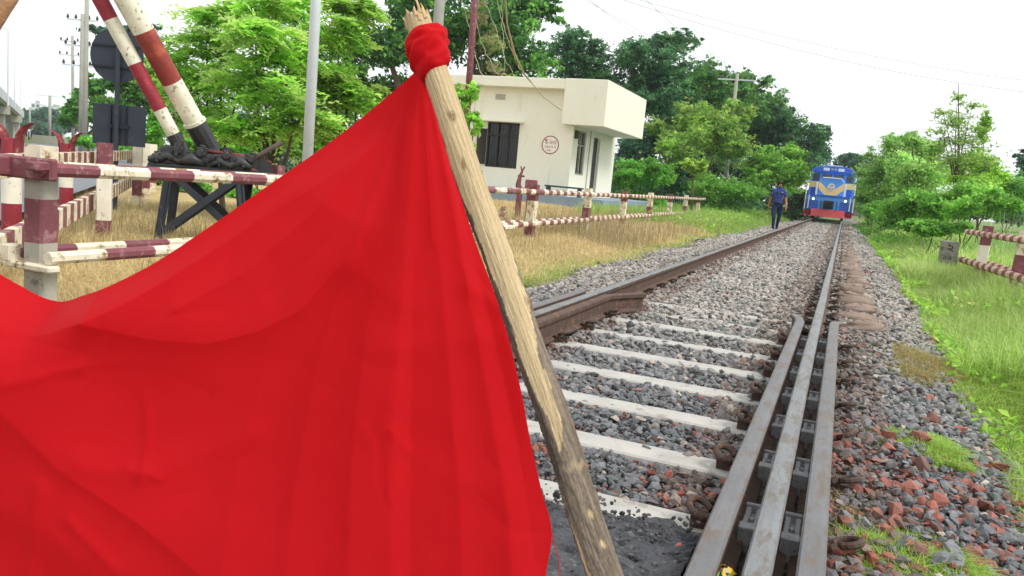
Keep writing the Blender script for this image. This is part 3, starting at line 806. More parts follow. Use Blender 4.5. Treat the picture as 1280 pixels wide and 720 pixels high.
# close fence at the lower left
f2 = empty('barrier_fence', (-3.73, 2.9, -.2), 'close fence with double rails and a square concrete post, rising behind the red cloth', 'fence')
post(f2, -3.73, 2.9, -.32, .83, .118, [(.10, 'concrete'), (.335, 'concrete'), (.56, 'maroon_paint'), (.70, 'concrete'), (.83, 'white_rusty')], rz=.15)
post(f2, -3.80, 6.2, -.32, .83, .15, [(.335, 'concrete'), (.56, 'maroon_paint'), (.83, 'white_rusty')], rz=.1)
for xx, s in ((-3.60, 0), (-3.86, 1)):
    striped('rail', (xx, 2.78, .715), (xx-.09, 9.2, .715), .068, .068, .33, PM, f2, 1, True)
    striped('rail', (xx+.01, 2.83+.03*s, .27), (xx-.08, 9.2, .27), .062, .062, .34, PM, f2, s, True)
br = MB(); br.beam((-3.90, 2.81, .715), (-3.55, 2.835, .715), .05, .11); br.beam((-3.60, 2.74, .73), (-3.60, 2.86, .73), .09, .05); br.beam((-3.86, 2.72, .715), (-3.86, 2.86, .715), .09, .10); br.build('bracket', M['maroon_paint'], f2, bevel=.01)
br = MB(); br.beam((-3.88, 2.84, .215), (-3.55, 2.84, .215), .07, .035); br.beam((-3.90, 2.84, .27), (-3.83, 2.84, .27), .08, .09); br.build('bracket', M['white_rusty'], f2, bevel=.008)
# fence along the road
f3 = empty('barrier_fence', (-7.43, 6.56, -.2), 'fence of striped boards and posts receding along the road behind the bollards', 'fence')
dr = Vector((-.694, .72, 0)); A = Vector((-3.0, 1.75, 0)); A.z = 0
def along(s): 
    v = A+dr*s; return v.x, v.y
for s in (6.45, 11.85, 14.6, 17.4):
    x, y = along(s)
    post(f3, x+.06, y+.06, -.32, .86 if s < 10 else .90, .15, [(.02, 'maroon_paint'), (.5, 'white_paint'), (.86 if s < 10 else .90, 'maroon_paint')] if s < 10 else [(.0, 'white_rusty'), (.35, 'maroon_paint'), (.9, 'white_paint')], rz=.77)
seg = [0.2, 6.45, 11.85, 17.6]
for i in range(3):
    xa, ya = along(seg[i]+.004); xb, yb = along(seg[i+1]-.004)
    striped('board', (xa-.05, ya-.05, .19), (xb-.05, yb-.05, .19), .06, .18, .22, [M['white_rusty'], M['maroon_paint']], f3, i)
    striped('board', (xa-.05, ya-.05, .68), (xb-.05, yb-.05, .68), .06, .14, .22, [M['white_rusty'], M['maroon_paint']], f3, i)
# fence on the right bank
f4 = empty('barrier_fence', (2.4, 14.5, -.3), 'short weathered fence standing in the tall grass at the right edge', 'fence')
pr = [(2.33, 15.68, .78), (2.50, 13.55, .77), (2.62, 11.4, .77)]
post(f4, 2.33, 15.68, -.4, .78, .15, [(.12, 'maroon_paint'), (.45, 'white_paint'), (.78, 'maroon_paint')], lean=(.03, 0))
post(f4, 2.50, 13.55, -.4, .77, .155, [(.12, 'white_rusty'), (.42, 'maroon_paint'), (.77, 'white_rusty')], lean=(.04, 0))
post(f4, 2.62, 11.4, -.4, .77, .155, [(.12, 'maroon_paint'), (.42, 'white_rusty'), (.77, 'maroon_paint')])
OW = [mat('dirty_rail_cream', srgb('#cdb29c'), .7, .15, 9, spot=srgb('#8d6d55'), spot_amt=.35, spot_scale=9), mat('dirty_rail_brown', srgb('#7c4a44'), .7, .2, 9, spot=srgb('#a88877'), spot_amt=.3, spot_scale=9)]
for sx, st_ in ((-.11, 0), (.15, 1)):
    striped('rail', (2.27+sx, 16.5, .64), (2.78+sx, 9.6, .64), .075, .09, .2, OW, f4, st_, True)
    striped('rail', (2.25+sx, 16.6, .13), (2.78+sx, 9.6, .13), .085, .11, .2, OW, f4, st_, True)

# ------------------------------------------------------------------ bollards with curled tops
CURL = mat('curled_plate_paint', srgb('#7e3238'), .6, .25, 9, spot=srgb('#a8746a'), spot_amt=.3, spot_scale=12)
def bollard(x, y, r, zt, label, rz):
    b = empty('bollard', (x, y, -.2), label, 'bollard', 'red and white pipe bollards beside the road')
    mb = MB(); n = 16
    zs = [-.3, .12, .53, zt-.38+.1, zt]
    for i, (z0, z1, mi) in enumerate(((-.3, .22, 0), (.22, .60, 1), (.60, zt, 0))):
        mb.tube([(x, y, z0), (x, y, z1)], r, n, mi, cap=False)
    mb.build('pipe', [M['red_paint'], M['white_paint']], b, smooth=True)
    for sgn in (-1, 1):
        pl = MB(); m = 9
        ux, uy = math.cos(rz)*sgn, math.sin(rz)*sgn; vx, vy = -math.sin(rz), math.cos(rz)
        prof = [(r*.92, zt-.22), (r*.98, zt-.08), (r*1.2, zt+.03), (r*1.8, zt+.11), (r*2.6, zt+.15), (r*3.3, zt+.15)]
        wd = [.6, .75, .75, .6, .42, .25]
        for off_ in (0, .012):
            for (u, z), w in zip(prof, wd):
                for k in range(5):
                    t_ = (k/4-.5)*2*w
                    pl.v.append((x+ux*(u*math.cos(t_*.9)+off_)+vx*r*math.sin(t_), y+uy*(u*math.cos(t_*.9)+off_)+vy*r*math.sin(t_), z+off_*.5))
        N_ = len(prof)*5
        for i in range(len(prof)-1):
            for k in range(4):
                a = i*5+k; pl.f.append((a, a+1, a+6, a+5)); pl.m.append(0); pl.f.append((N_+a, N_+a+5, N_+a+6, N_+a+1)); pl.m.append(0)
        rim = [i*5 for i in range(len(prof))]+[(len(prof)-1)*5+k for k in range(1, 5)]+[i*5+4 for i in reversed(range(len(prof)-1))]
        for a, c in zip(rim[:-1], rim[1:]): pl.f.append((a, c, N_+c, N_+a)); pl.m.append(0)
        pl.build('curled_plate', CURL, b, smooth=True)
    return b
bollard(-7.19, 5.23, .085, .83, 'red and white pipe bollard with curled top at the left picture edge', .25)
bollard(-9.56, 7.70, .085, .80, 'red and white pipe bollard with curled top left of the dark road sign', .25)

# ------------------------------------------------------------------ crossing barrier machine, its two booms
A, B = P(190, 206, 9.05), P(338, 213, 9.3)
ax = (B-A).normalized(); ax.z = 0; ax.normalize(); ay = Vector((-ax.y, ax.x, 0)); L_ = (B-A).length
def bp(u, v, z): return Vector((A.x, A.y, 0))+ax*u+ay*v+Vector((0, 0, z))
bmch = empty('barrier_machine', tuple(bp(L_/2, 0, -.2)), 'black iron barrier winch on a braced trestle stand, two striped booms rising from it', 'barrier machine')
ZT = .60
t = MB()
for v in (-.22, .22): t.beam(bp(0, v, ZT), bp(L_+.05, v, ZT), .06, .12)
for u in (.1, .55, 1.0, L_-.1): t.beam(bp(u, -.19, ZT), bp(u, .19, ZT), .07, .05)
t.beam(bp(0, 0, ZT+.075), bp(L_, 0, ZT+.075), .42, .03)
t.build('table', M['iron'], bmch, bevel=.006)
for (u, v) in ((.22, -.22), (.98, -.22), (.22, .22), (.98, .22)):
    t = MB(); b0, b1 = bp(u+(-.08 if u < .5 else .1), v*1.25, -.22), bp(u, v, ZT-.06)
    t.beam(b0, b1, .03, .10, up=(1, 0, 0)); t.beam(b0+ay*math.copysign(.045, v), b1+ay*math.copysign(.045, v), .08, .02, up=(1, 0, 0)); t.build('leg', M['iron_blue'], bmch)
for v in (-.25, .25):
    for u0, u1 in ((.14, 1.0), (1.05, .22)):
        t = MB(); t.beam(bp(u0, v+(.02 if u0 > .5 else -.03), -.10), bp(u1, v+(.02 if u0 > .5 else -.03), .62), .02, .075); t.build('brace', M['iron_blue'], bmch)
for u in (.17, 1.05):
    t = MB(); t.beam(bp(u, -.25, -.02), bp(u, .25, .6), .02, .06, up=(1, 0, 0)); t.build('brace', M['iron_blue'], bmch)
t = MB()
for (u, v) in ((.12, -.29), (1.06, -.29), (.12, .29), (1.06, .29)): t.box(bp(u, v, -.205), (.32, .2, .03), rot=Matrix.Rotation(math.atan2(ax.y, ax.x), 3, 'Z'))
t.build('base_plate', M['iron_blue'], bmch)
# lumpy gear casting on the table
def lumpy(name, pts, rad, m, parent, n=12, seed=1, jit=.18):
    random.seed(seed); t = MB(); t.tube(pts, rad, n, jit=jit); return t.build(name, m, parent, smooth=True)
def casting(pts, w, hs, seed):
    """rough iron casting: ribbed blocks of changing height along the table"""
    random.seed(seed); t = MB()
    for i_ in range(len(pts)-1):
        a0, a1 = Vector(pts[i_]), Vector(pts[i_+1]); h_ = hs[i_]
        t.beam(a0+Vector((0, 0, h_/2)), a1+Vector((0, 0, h_/2+random.uniform(-.01, .01))), w*random.uniform(.7, 1.1), h_)
        if i_ % 2 == 0: c_ = a0.lerp(a1, .5); t.box(c_+Vector((0, 0, h_+.012)), (.05, .05, .03)); t.beam(c_-ay*w*.7+Vector((0, 0, h_*.5)), c_-ay*w*.7+ax*.06+Vector((0, 0, h_*1.1)), .03, .02); t.tube([c_-ay*w*.75+Vector((0, 0, h_*.7)), c_+ay*w*.75+Vector((0, 0, h_*.7))], h_*.22, 8)
    return t.build('gear_casting', M['iron'], bmch, bevel=.012)
casting([bp(x_, -.12, ZT+.085) for x_ in (.03, .12, .26, .36, .50, .60, .78, .86, 1.02, 1.16)], .13, [.11, .20, .25, .13, .22, .15, .22, .15, .19], 4)
casting([bp(x_, .12, ZT+.085) for x_ in (.06, .2, .34, .52, .66, .84, 1.0, 1.12)], .14, [.12, .2, .14, .22, .15, .19, .12], 9)
lumpy('gear_casting', [bp(.0, -.16, ZT+.12), bp(.1, -.18, ZT+.15), bp(.2, -.17, ZT+.19), bp(.32, -.18, ZT+.13), bp(.45, -.2, ZT+.17), bp(.6, -.17, ZT+.11)], [.03, .055, .06, .035, .06, .03], M['iron'], bmch, 9, seed=2, jit=.3)
lumpy('gear_casting', [bp(.66, -.2, ZT+.12), bp(.76, -.18, ZT+.17), bp(.86, -.2, ZT+.13), bp(.98, -.18, ZT+.19), bp(1.1, -.2, ZT+.12)], [.03, .05, .035, .055, .03], M['iron'], bmch, 9, seed=8, jit=.3)
t = MB(); random.seed(3)
for i in range(9):
    u = .1+1.05*i/8; zz = ZT+.10+random.uniform(0, .08); t.tube([bp(u, -.235, zz), bp(u, -.205, zz)], random.uniform(.012, .022), 6)
for u in (.3, .69, .93): t.tube([bp(u, -.25, ZT+.21), bp(u, .2, ZT+.22)], .022, 8)
t.build('shaft', M['iron'], bmch)
# toothed quadrant wheel at the right end
t = MB(); n = 26; c = bp(L_-.18, -.12, ZT+.05); 
pr_ = []
for k in range(n*2+1):
    a = R(-10)+R(200)*k/(n*2); rr = .215 if k % 2 else .24
    pr_.append((rr*math.cos(a), rr*math.sin(a)))
vs = []
for off_ in (-.03, .03):
    vs += [c+ax*p_+ay*off_+Vector((0, 0, q_)) for p_, q_ in pr_]
m_ = len(pr_); t.add(vs, [tuple(range(m_)), tuple(range(2*m_-1, m_-1, -1))]+[(k, (k+1) % m_, m_+(k+1) % m_, m_+k) for k in range(m_)])
t.build('toothed_quadrant', M['iron'], bmch)
t = MB(); t.tube([c+ay*-.06, c+ay*.06], .075, 12); t.build('hub', M['maroon_paint'], bmch)
t = MB(); t.tube([bp(.75, -.12, ZT+.22), bp(1.1, -.16, ZT+.22), P(352, 178, 9.1)], .028, 8); t.build('lever', mat('rusty_lever', srgb('#55443f'), .7, .3, 12), bmch, smooth=True)
t = MB(); t.tube([bp(.55, -.05, ZT+.27), bp(.95, -.07, ZT+.25), bp(1.3, -.1, ZT+.20)], .02, 8); t.build('lever', mat('red_lever', srgb('#7a3f3c'), .7, .3, 12), bmch, smooth=True)
t = MB(); t.beam(bp(L_+.06, .1, -.25), bp(L_+.06, .1, .78), .13, .13, up=(1, 0, 0)); t.build('stop_post', M['maroon_paint'], bmch)
def boom(pa, pb, r0, r1, cuts, label, socket):
    b = empty('barrier_boom', tuple(pa), label, 'barrier boom', 'raised booms of the crossing barrier')
    mb = MB(); pa, pb = Vector(pa), Vector(pb); n = 18; mats = [M['boom_white'], M['red_paint'], M['orange_red']]
    for (t0, t1, mi) in cuts:
        k = max(2, int((t1-t0)*14))
        pts = [pa.lerp(pb, t0+(t1-t0)*i/k) for i in range(k+1)]
        rad = [r0+(r1-r0)*(t0+(t1-t0)*i/k) for i in range(k+1)]
        mb.tube(pts, rad, n, mi, cap=False)
    mb.f.append(tuple(range(n))); mb.m.append(0)
    mb.build('pole', mats, b, smooth=True)
    s = MB(); s.tube([pa.lerp(pb, -.02), pa.lerp(pb, socket)], [r0*1.12, r0*1.12], 12); s.build('socket', M['iron'], b)
    if socket > .06:
        c_ = MB(); c_.tube([pa.lerp(pb, socket), pa.lerp(pb, socket+.008)], [r0*1.2]*2, 14); c_.build('collar', M['boom_white'], b)
    return b
a = P(225, 183, 9.0); b_ = P(118, -14, 8.3)
boom(a, a+(b_-a)*2.4, .072, .088, [(0, .25/2.4, 0), (.25/2.4, .545/2.4, 1), (.545/2.4, .82/2.4, 0), (.82/2.4, 1.12/2.4, 1), (1.12/2.4, 1.5/2.4, 0), (1.5/2.4, 1.95/2.4, 1), (1.95/2.4, 1, 0)], 'slimmer striped boom with dark red bands, left of the pair of raised booms', .035)
a = P(259, 181, 9.3); b_ = P(150, -14, 8.3)
boom(a, a+(b_-a)*2.4, .108, .125, [(0, .43/2.4, 0), (.43/2.4, .75/2.4, 2), (.75/2.4, 1.15/2.4, 0), (1.15/2.4, 1.55/2.4, 2), (1.55/2.4, 1.95/2.4, 0), (1.95/2.4, 1, 2)], 'thicker striped boom with an orange red band, right of the pair of raised booms', .062)

# ------------------------------------------------------------------ road sign from behind
sg = empty('road_sign', tuple(P(143, 192, 12)), 'dark back of a road sign with round top and square plate on one pole', 'road sign')
x_, y_ = -10.17, 9.02
fx = Vector((.69, .72, 0)).normalized() if False else Vector((_r.x, _r.y, 0)); fy = Vector((-fx.y, fx.x, 0))
def sp(u, v, z): return Vector((x_, y_, 0))+fx*u+fy*v+Vector((0, 0, z))
zc = P(148, 70, 12).z
t = MB(); t.tube([sp(0, 0, -.25), sp(0, 0, zc+.2)], .035, 10); t.build('pole', M['signback'], sg)
def disc(pts2, v0, v1):
    t = MB(); m_ = len(pts2); vs = [sp(u, v, z) for v in (v0, v1) for u, z in pts2]
    t.add(vs, [tuple(range(m_)), tuple(range(2*m_-1, m_-1, -1))]+[(k, (k+1) % m_, m_+(k+1) % m_, m_+k) for k in range(m_)]); return t
cu = (P(148, 70, 12)-Vector((x_, y_, 0))).dot(fx)
t = disc([(cu+.40*math.cos(2*math.pi*k/36), zc+.40*math.sin(2*math.pi*k/36)) for k in range(36)], .05, .065); t.build('round_plate', M['signback'], sg)
zs_ = P(145, 156, 12).z; cs = (P(145, 156, 12)-Vector((x_, y_, 0))).dot(fx)
t = disc([(cs-.40, zs_-.30), (cs+.40, zs_-.30), (cs+.40, zs_+.30), (cs-.40, zs_+.30)], .05, .062); t.build('square_plate', M['signback'], sg)
sbm = mat('sign_brace', srgb('#22272e'), .6)
for a_, b_, w_, h_ in [(sp(cu-.36, .03, zc+dz), sp(cu+.36, .03, zc+dz), .02, .03) for dz in (-.17, .14)]+[(sp(cs-.15, .02, zs_-.02), sp(cs+.15, .02, zs_-.02), .03, .05)]+[(sp(u, .038, zs_-.28), sp(u, .038, zs_+.28), .02, .02) for u in (cs-.12, cs+.12)]:
    MB().beam(a_, b_, w_, h_).build('brace', sbm, sg)

# ------------------------------------------------------------------ poles and wires
wires = []
def upole(name, pos, h, r0, r1, label, m, arms=(), cat='utility pole', group=None, lean=(0, 0), arm_dir=None, insul=True):
    o = empty(name, pos, label, cat, group)
    x, y, z = pos; top = Vector((x+lean[0]*h, y+lean[1]*h, z+h))
    t = MB(); t.tube([(x, y, z-.3), tuple(top)], [r0, r1], 10); t.build('post', M[m], o, smooth=True)
    ad = Vector(arm_dir or (1, 0, 0)).normalized(); tips = []
    for (dz, w) in arms:
        c = Vector((x, y, z)).lerp(top, (h-dz)/h)
        t = MB(); t.beam(c-ad*w, c+ad*w, .08, .08); t.build('crossarm', M['galv'], o)
        for k in (-1, -.45, .45, 1):
            if insul:
                p = c+ad*w*k*.95; t = MB(); t.tube([p+Vector((0, 0, .04)), p+Vector((0, 0, .1)), p+Vector((0, 0, .2)), p+Vector((0, 0, .26))], [.03, .07, .05, .03], 8); t.build('insulator', M['insul'], o)
                tips.append(p+Vector((0, 0, .26)))
    return o, top, tips
def wire(a, b, sag, r, label, n=16):
    a, b = Vector(a), Vector(b); pts = []
    for i in range(n+1):
        t = i/n; p = a.lerp(b, t); p.z -= sag*4*t*(1-t); pts.append(p)
    m = MB(); m.tube(pts, r, 5); o = m.build('overhead_wire', M['wire']); tag(o, label, 'wire', 'wires strung between poles'); return o
upole('steel_pole', (P(386.5, 160, 11.3).x, P(386.5, 160, 11.3).y, -.25), 7.5, .078, .066, 'pale galvanised steel pole rising behind the feathery trees', 'galv', cat='pole')
p_, top_c, _ = upole('concrete_pole', (-10.0, 18.5, -.2), 9.0, .16, .12, 'grey concrete pole rising behind the tied cloth knot', 'pole_conc', cat='pole')
t = MB(); q_ = P(552, 54, 20.6); t.tube([(q_.x, q_.y, q_.z-.05), (q_.x, q_.y, q_.z+.08)], .165, 12); t.build('clamp', M['iron'], p_)
upole('signal_pole', (-8.35, 17.25, -.2), 9.0, .085, .07, 'thin dark red pole standing in front of the hut roof', 'maroon_paint', cat='pole', lean=(-.012, 0))
g0 = P(905, 244, 49)
_, top1, tips1 = upole('utility_pole', (g0.x+.0, g0.y, -.2), 8.4, .15, .10, 'grey concrete utility pole with crossarm above the left tree bank', 'pole_conc', arms=[(.35, 1.1)], arm_dir=(.95, .1, 0), lean=(-.012, 0))
for i, (px, d_, h, lb, ar) in enumerate([(106, 38, 8.0, 'thicker bare concrete pole close to the dark road sign', []), (101, 42, 7.4, 'slimmer concrete pole with three crossarms left of the road sign', [(.3, .8), (1.6, .9), (2.6, 1.0)]), (92, 60, 8.5, 'distant leaning pole with crossarm among roadside trees', [(.4, .9), (1.4, 1.0)])]):
    g = P(px, 170, d_)
    upole('utility_pole', (g.x, g.y, -.2), h, .125, .09, lb, 'pole_conc', arms=ar, arm_dir=(_r.x, _r.y, 0), group='utility poles along the road', lean=(-.03, 0) if i == 2 else (0, 0))
g = P(62, 172, 110); upole('utility_pole', (g.x, g.y, -.2), 6.5, .22, .18, 'far T shaped pole beyond the road bend', 'pole_conc', arms=[(.1, 1.9)], arm_dir=(_r.x, _r.y, 0), group='utility poles along the road', insul=False)
g = P(37, 170, 150); upole('utility_pole', (g.x, g.y, -.2), 6.0, .2, .15, 'far thin pole beside the flyover foot', 'pole_conc', group='utility poles along the road')
# wires across the pale sky
for i, (a, b, dz, lb) in enumerate([((690, -40, 34), 0, .6, 'first faint wire crossing the sky to the pole on the tree bank'), ((640, -60, 33), 2, .5, 'second faint wire crossing the sky to the pole on the tree bank'), ((760, -50, 30), 3, .6, 'third faint wire crossing the sky to the pole on the tree bank')]):
    wire(P(*a), tips1[b] if tips1 else top1, dz, .010, lb)
for a, b, s, lb in (((690, -30, 36), (1330, 120, 46), .8, 'upper thin wire crossing the whole sky above the track'), ((600, -60, 36), (1330, 106, 50), .8, 'lower thin wire crossing the whole sky above the track')):
    wire(P(*a), P(*b), s, .012, lb, 24)
# rope like cable hanging onto the hut roof
pts = [P(630, -20, 24.0), P(634, 30, 25), P(643, 68, 26), P(655, 92, 27), P(664, 103, 27.95), P(680, 122, 27.96), P(702, 138, 27.97)]
m = MB(); m.tube(pts, [.028, .026, .04, .03, .02, .018, .015], 7, jit=.25); o = m.build('hanging_cable', mat('pale_rope', srgb('#a89a78'), .9, .25, 20)); tag(o, 'pale rope like cable hanging down over the hut roof edge', 'cable')

# ------------------------------------------------------------------ marker stone with numbers
c = P(1186, 315, 14.5); mk = empty('marker_stone', (c.x, c.y, -.3), 'small grey marker stone with black figures standing in the grass bank', 'marker stone')
t = MB(); t.box((c.x, c.y, c.z-.17), (.31, .10, .75)); t.build('slab', mat('dark_marker_stone', srgb('#85837a'), .9, .2, 8, spot=srgb('#66645c'), spot_amt=.35, bump=.4), mk, bevel=.02)
blk = mat('black_lettering', srgb('#2c2b29'), .8)
for s, sz, dz, dx in (('২', .22, .08, .01), ('১২', .13, -.10, -.02)):
    mw = Matrix.Translation((c.x+dx, c.y-.0515, c.z+dz)) @ Matrix.Rotation(R(90), 4, 'X')
    link('lettering', text_mesh(s, sz, mw, .002), [blk], mk)
c = gz(1243, 429, -.27); t = MB(); t.beam((c.x-.22, c.y+.03, -.27), (c.x+.2, c.y-.03, -.25), .07, .035); o = t.build('bleached_stick', M['white_paint'], bevel=.006); tag(o, 'bleached white stick lying half hidden in the right grass', 'stick')
# candy wrapper between the rails
c = gz(905, 708, -.03); t = MB(); random.seed(5); n = 12
for i in range(7):
    for j in range(n):
        r_ = .026*math.sin(math.pi*(i+.6)/7.2)*(1+.45*random.uniform(-1, 1)); t.v.append((c.x+r_*math.cos(2*math.pi*j/n), c.y+r_*math.sin(2*math.pi*j/n)*1.4, -.075+.045*i/6))
for i in range(6):
    for j in range(n):
        a = i*n+j; b = i*n+(j+1) % n; t.f.append((a, b, b+n, a+n)); t.m.append((i*3+j*2) % 4 if j % 3 else 1)
wm = [mat('wrapper_green', srgb('#3f9a3c'), .3), mat('wrapper_yellow', srgb('#d8b23c'), .3), mat('wrapper_orange', srgb('#c9692e'), .3), mat('wrapper_silver', srgb('#c8c4b0'), .25, metal=.4)]
o = t.build('foil_wrapper', wm); tag(o, 'crumpled green and yellow foil wrapper between the rails', 'wrapper')
# ------------------------------------------------------------------ locomotive
def build_loco():
    Y = 53.5; X = -0.8715
    L = empty('diesel_locomotive', (X, Y, 0), 'blue diesel locomotive with a cream chevron and pink red pilot, coming down the track', 'locomotive')
    blue = mat('loco_blue', srgb('#539cf2'), .4, .12, 2, spot=srgb('#2a4f8e'), spot_amt=.2, spec=.5)
    dblue = mat('loco_dark_blue', srgb('#335fc4'), .45, .15, 2, spec=.5)
    cream = mat('loco_cream', srgb('#ffd88e'), .5, .08, 3)
    pink = mat('loco_pilot_red', srgb('#d0505c'), .55, .15, 3, spot=srgb('#a8505a'), spot_amt=.25)
    white = mat('loco_white', srgb('#dfe2e4'), .5, .05)
    black = mat('loco_black', srgb('#24262a'), .6, .2, 4)
    gls = mat('loco_glass', (.05, .07, .07), .12, .2, 2, spec=.6)
    steel = mat('loco_roof_grey', srgb('#a7aeb4'), .5, .1)
    def b(name, lo, hi, m, bev=.0, par=L):
        return MB().bb((X+lo[0], Y+lo[1], lo[2]), (X+hi[0], Y+hi[1], hi[2])).build(name, m, par, bevel=bev)
    # pilot
    t = MB(); t.prism([(-1.0, .62), (1.0, .62), (.96, .17), (-.96, .17)], 'y', -.06, .02); t.v = [(X+v[0], Y+v[1]-(.62-v[2])*.25, v[2]) for v in t.v]; t.build('pilot', pink, L, bevel=.01)
    for s in (-1, 1):
        t = MB()
        for k in range(3): t.bb((X+s*1.0, Y-.02+.1*k, .20+.22*k), (X+s*1.39, Y+.28+.1*k, .25+.22*k))
        t.bb((X+s*1.385, Y+.0, .18), (X+s*1.41, Y+.5, .84)); t.bb((X+s*1.0, Y+.32, .18), (X+s*1.385, Y+.36, .9))
        t.build('step', pink, L)
    b('front_beam', (-1.36, .02, .62), (1.36, .4, 1.40), blue, .015)
    b('skirt', (-1.38, .08, .56), (-.62, .018, 1.15), dblue); b('skirt', (.62, .08, .56), (1.38, .018, 1.15), dblue)
    t = MB(); t.box((X, Y-.12, .92), (.26, .36, .30)); t.box((X-.10, Y-.32, .92), (.09, .22, .26)); t.box((X+.11, Y-.28, .95), (.08, .14, .22)); t.box((X, Y-.02, .92), (.55, .08, .5)); t.build('coupler', black, L, bevel=.02)
    for sx in (-.45, .45, -.3):
        t = MB(); t.tube([(X+sx, Y+.0, 1.15), (X+sx*1.02, Y-.14, 1.0), (X+sx*1.05, Y-.15, .75), (X+sx, Y-.08, .62)], .025, 6); t.build('air_hose', black, L)
    for s in (-1, 1):
        t = MB(); t.tube([(X+s*.93, Y+.03, 1.22), (X+s*.93, Y-.06, 1.22)], .10, 14, cap=True); h = t.build('headlight', black, L)
        lm = mat('loco_lamp', (.9, .92, .9), .15, .02)
        lm.node_tree.nodes['Principled BSDF'].inputs['Emission Color'].default_value = (1, 1, .95, 1); lm.node_tree.nodes['Principled BSDF'].inputs['Emission Strength'].default_value = .7
        t = MB(); t.tube([(X+s*.93, Y-.058, 1.22), (X+s*.93, Y-.075, 1.22)], .085, 14); t.build('lamp_glass', lm, h)
    b('walkway', (-1.42, -.02, 1.40), (1.42, 16.5, 1.48), dblue, .01)
    # nose
    t = MB(); pr_ = [(-.76, 1.48), (.76, 1.48), (.76, 2.36), (.56, 2.60), (-.56, 2.60), (-.76, 2.36)]
    t.prism(pr_, 'y', .55, 1.9); t.v = [(X+v[0], Y+v[1], v[2]) for v in t.v]; t.build('nose', blue, L, bevel=.04)
    # chevron: cream bands 4 mm proud of nose and cab front
    t = MB()
    pts = [(-.745, 2.28), (-.745, 1.94), (-.33, 1.53), (.33, 1.53), (.745, 1.94), (.745, 2.28), (.28, 1.86), (-.28, 1.86)]
    t.prism([(-.74, 2.34), (-.74, 1.90), (-.36, 1.52), (.36, 1.52), (0.0, 1.86), (-.26, 1.93)], 'y', .535, .548)
    t.v = [(X+v[0], Y+v[1], v[2]) for v in t.v]
    t2 = MB(); t2.prism([(.74, 2.34), (.26, 1.93), (0.0, 1.86), (.36, 1.52), (.74, 1.90)], 'y', .535, .548); t.add([(X+v[0], Y+v[1], v[2]) for v in t2.v], t2.f)
    t.build('chevron', cream, L)
    em = MB(); em.tube([(X, Y+.53, 2.02), (X, Y+.50, 2.02)], .23, 24); e_ = em.build('emblem', white, L)
    em = MB(); r1 = Vector((X, Y+.497, 2.02))
    for a0, a1, rr in ((R(200), R(350), .15), (R(40), R(130), .13)):
        pp = [r1+Vector((rr*math.cos(a0+(a1-a0)*k/8), 0, rr*math.sin(a0+(a1-a0)*k/8))) for k in range(9)]; em.tube(pp, .022, 6)
    em.beam(r1+Vector((-.08, 0, -.1)), r1+Vector((.08, 0, .14)), .04, .02)
    em.build('emblem_mark', mat('emblem_red', srgb('#c46a70'), .5), e_)
    # cab
    Yc = 1.9
    roof = [(-1.36, 2.94), (-1.30, 3.12), (-.95, 3.30), (-.5, 3.36), (.5, 3.36), (.95, 3.30), (1.30, 3.12), (1.36, 2.94)]
    mb = MB()
    wall_cells(mb, 'x', Y+Yc, Y+Yc+.1, X-1.36, X+1.36, 1.48, 2.94, [(X-1.24, X-.78, 2.38, 2.86), (X-.66, X-.04, 2.62, 2.86), (X+.04, X+.66, 2.62, 2.86), (X+.78, X+1.24, 2.38, 2.86)])
    mb.bb((X-1.36, Y+Yc+.1, 1.48), (X-1.30, Y+4.2, 2.94)); mb.bb((X+1.30, Y+Yc+.1, 1.48), (X+1.36, Y+4.2, 2.94)); mb.bb((X-1.3, Y+4.1, 1.48), (X+1.3, Y+4.2, 2.94))
    cab_ = mb.build('cab', blue, L)
    for (xa, xb, za, zb) in ((-1.24, -.78, 2.38, 2.86), (-.66, -.04, 2.62, 2.86), (.04, .66, 2.62, 2.86), (.78, 1.24, 2.38, 2.86)):
        fr = MB()
        for a, c in (((xa, za), (xb, za+.03)), ((xa, zb-.03), (xb, zb)), ((xa, za+.03), (xa+.03, zb-.03)), ((xb-.03, za+.03), (xb, zb-.03))): fr.bb((X+a[0], Y+Yc-.012, a[1]), (X+c[0], Y+Yc+.03, c[1]))
        w = fr.build('window', dblue, L); MB().bb((X+xa+.03, Y+Yc+.02, za+.03), (X+xb-.03, Y+Yc+.03, zb-.03)).build('window_pane', gls, w)
    for s in (-1, 1):
        lo, hi = sorted((s*.765, s*1.362)); MB().bb((X+lo, Y+Yc-.014, 1.98), (X+hi, Y+Yc-.002, 2.34)).build('cream_band', cream, L)
        MB().bb((X+s*1.362-.006, Y+Yc, 1.98), (X+s*1.362+.006, Y+4.2, 2.34)).build('cream_band', cream, L)
        d = MB(); lo, hi = sorted((s*.82, s*1.22)); d.bb((X+lo, Y+Yc-.03, 1.50), (X+hi, Y+Yc-.016, 1.95)); d.build('cab_door', dblue, L)
    t = MB(); t.prism([(x, z) for x, z in roof], 'y', Yc-.25, 4.4); t.v = [(X+v[0], Y+v[1], v[2]) for v in t.v]; t.build('cab_roof', dblue, L, bevel=.03)
    b('number_board', (-.62, Yc-.30, 3.06), (-.26, Yc-.252, 3.24), white); b('number_board', (.26, Yc-.30, 3.06), (.62, Yc-.252, 3.24), white)
    t = MB()
    for s in (-.1, .1): t.tube([(X+s, Y+Yc-.25, 3.16), (X+s, Y+Yc-.31, 3.16)], .075, 12)
    t.build('headlight', steel, L)
    b('roof_vent', (-.5, 2.4, 3.36), (.5, 3.2, 3.46), steel, .03); 
    t = MB(); t.tube([(X+.7, Y+2.1, 3.34), (X+.7, Y+1.75, 3.42)], .05, 8); t.build('horn', steel, L)
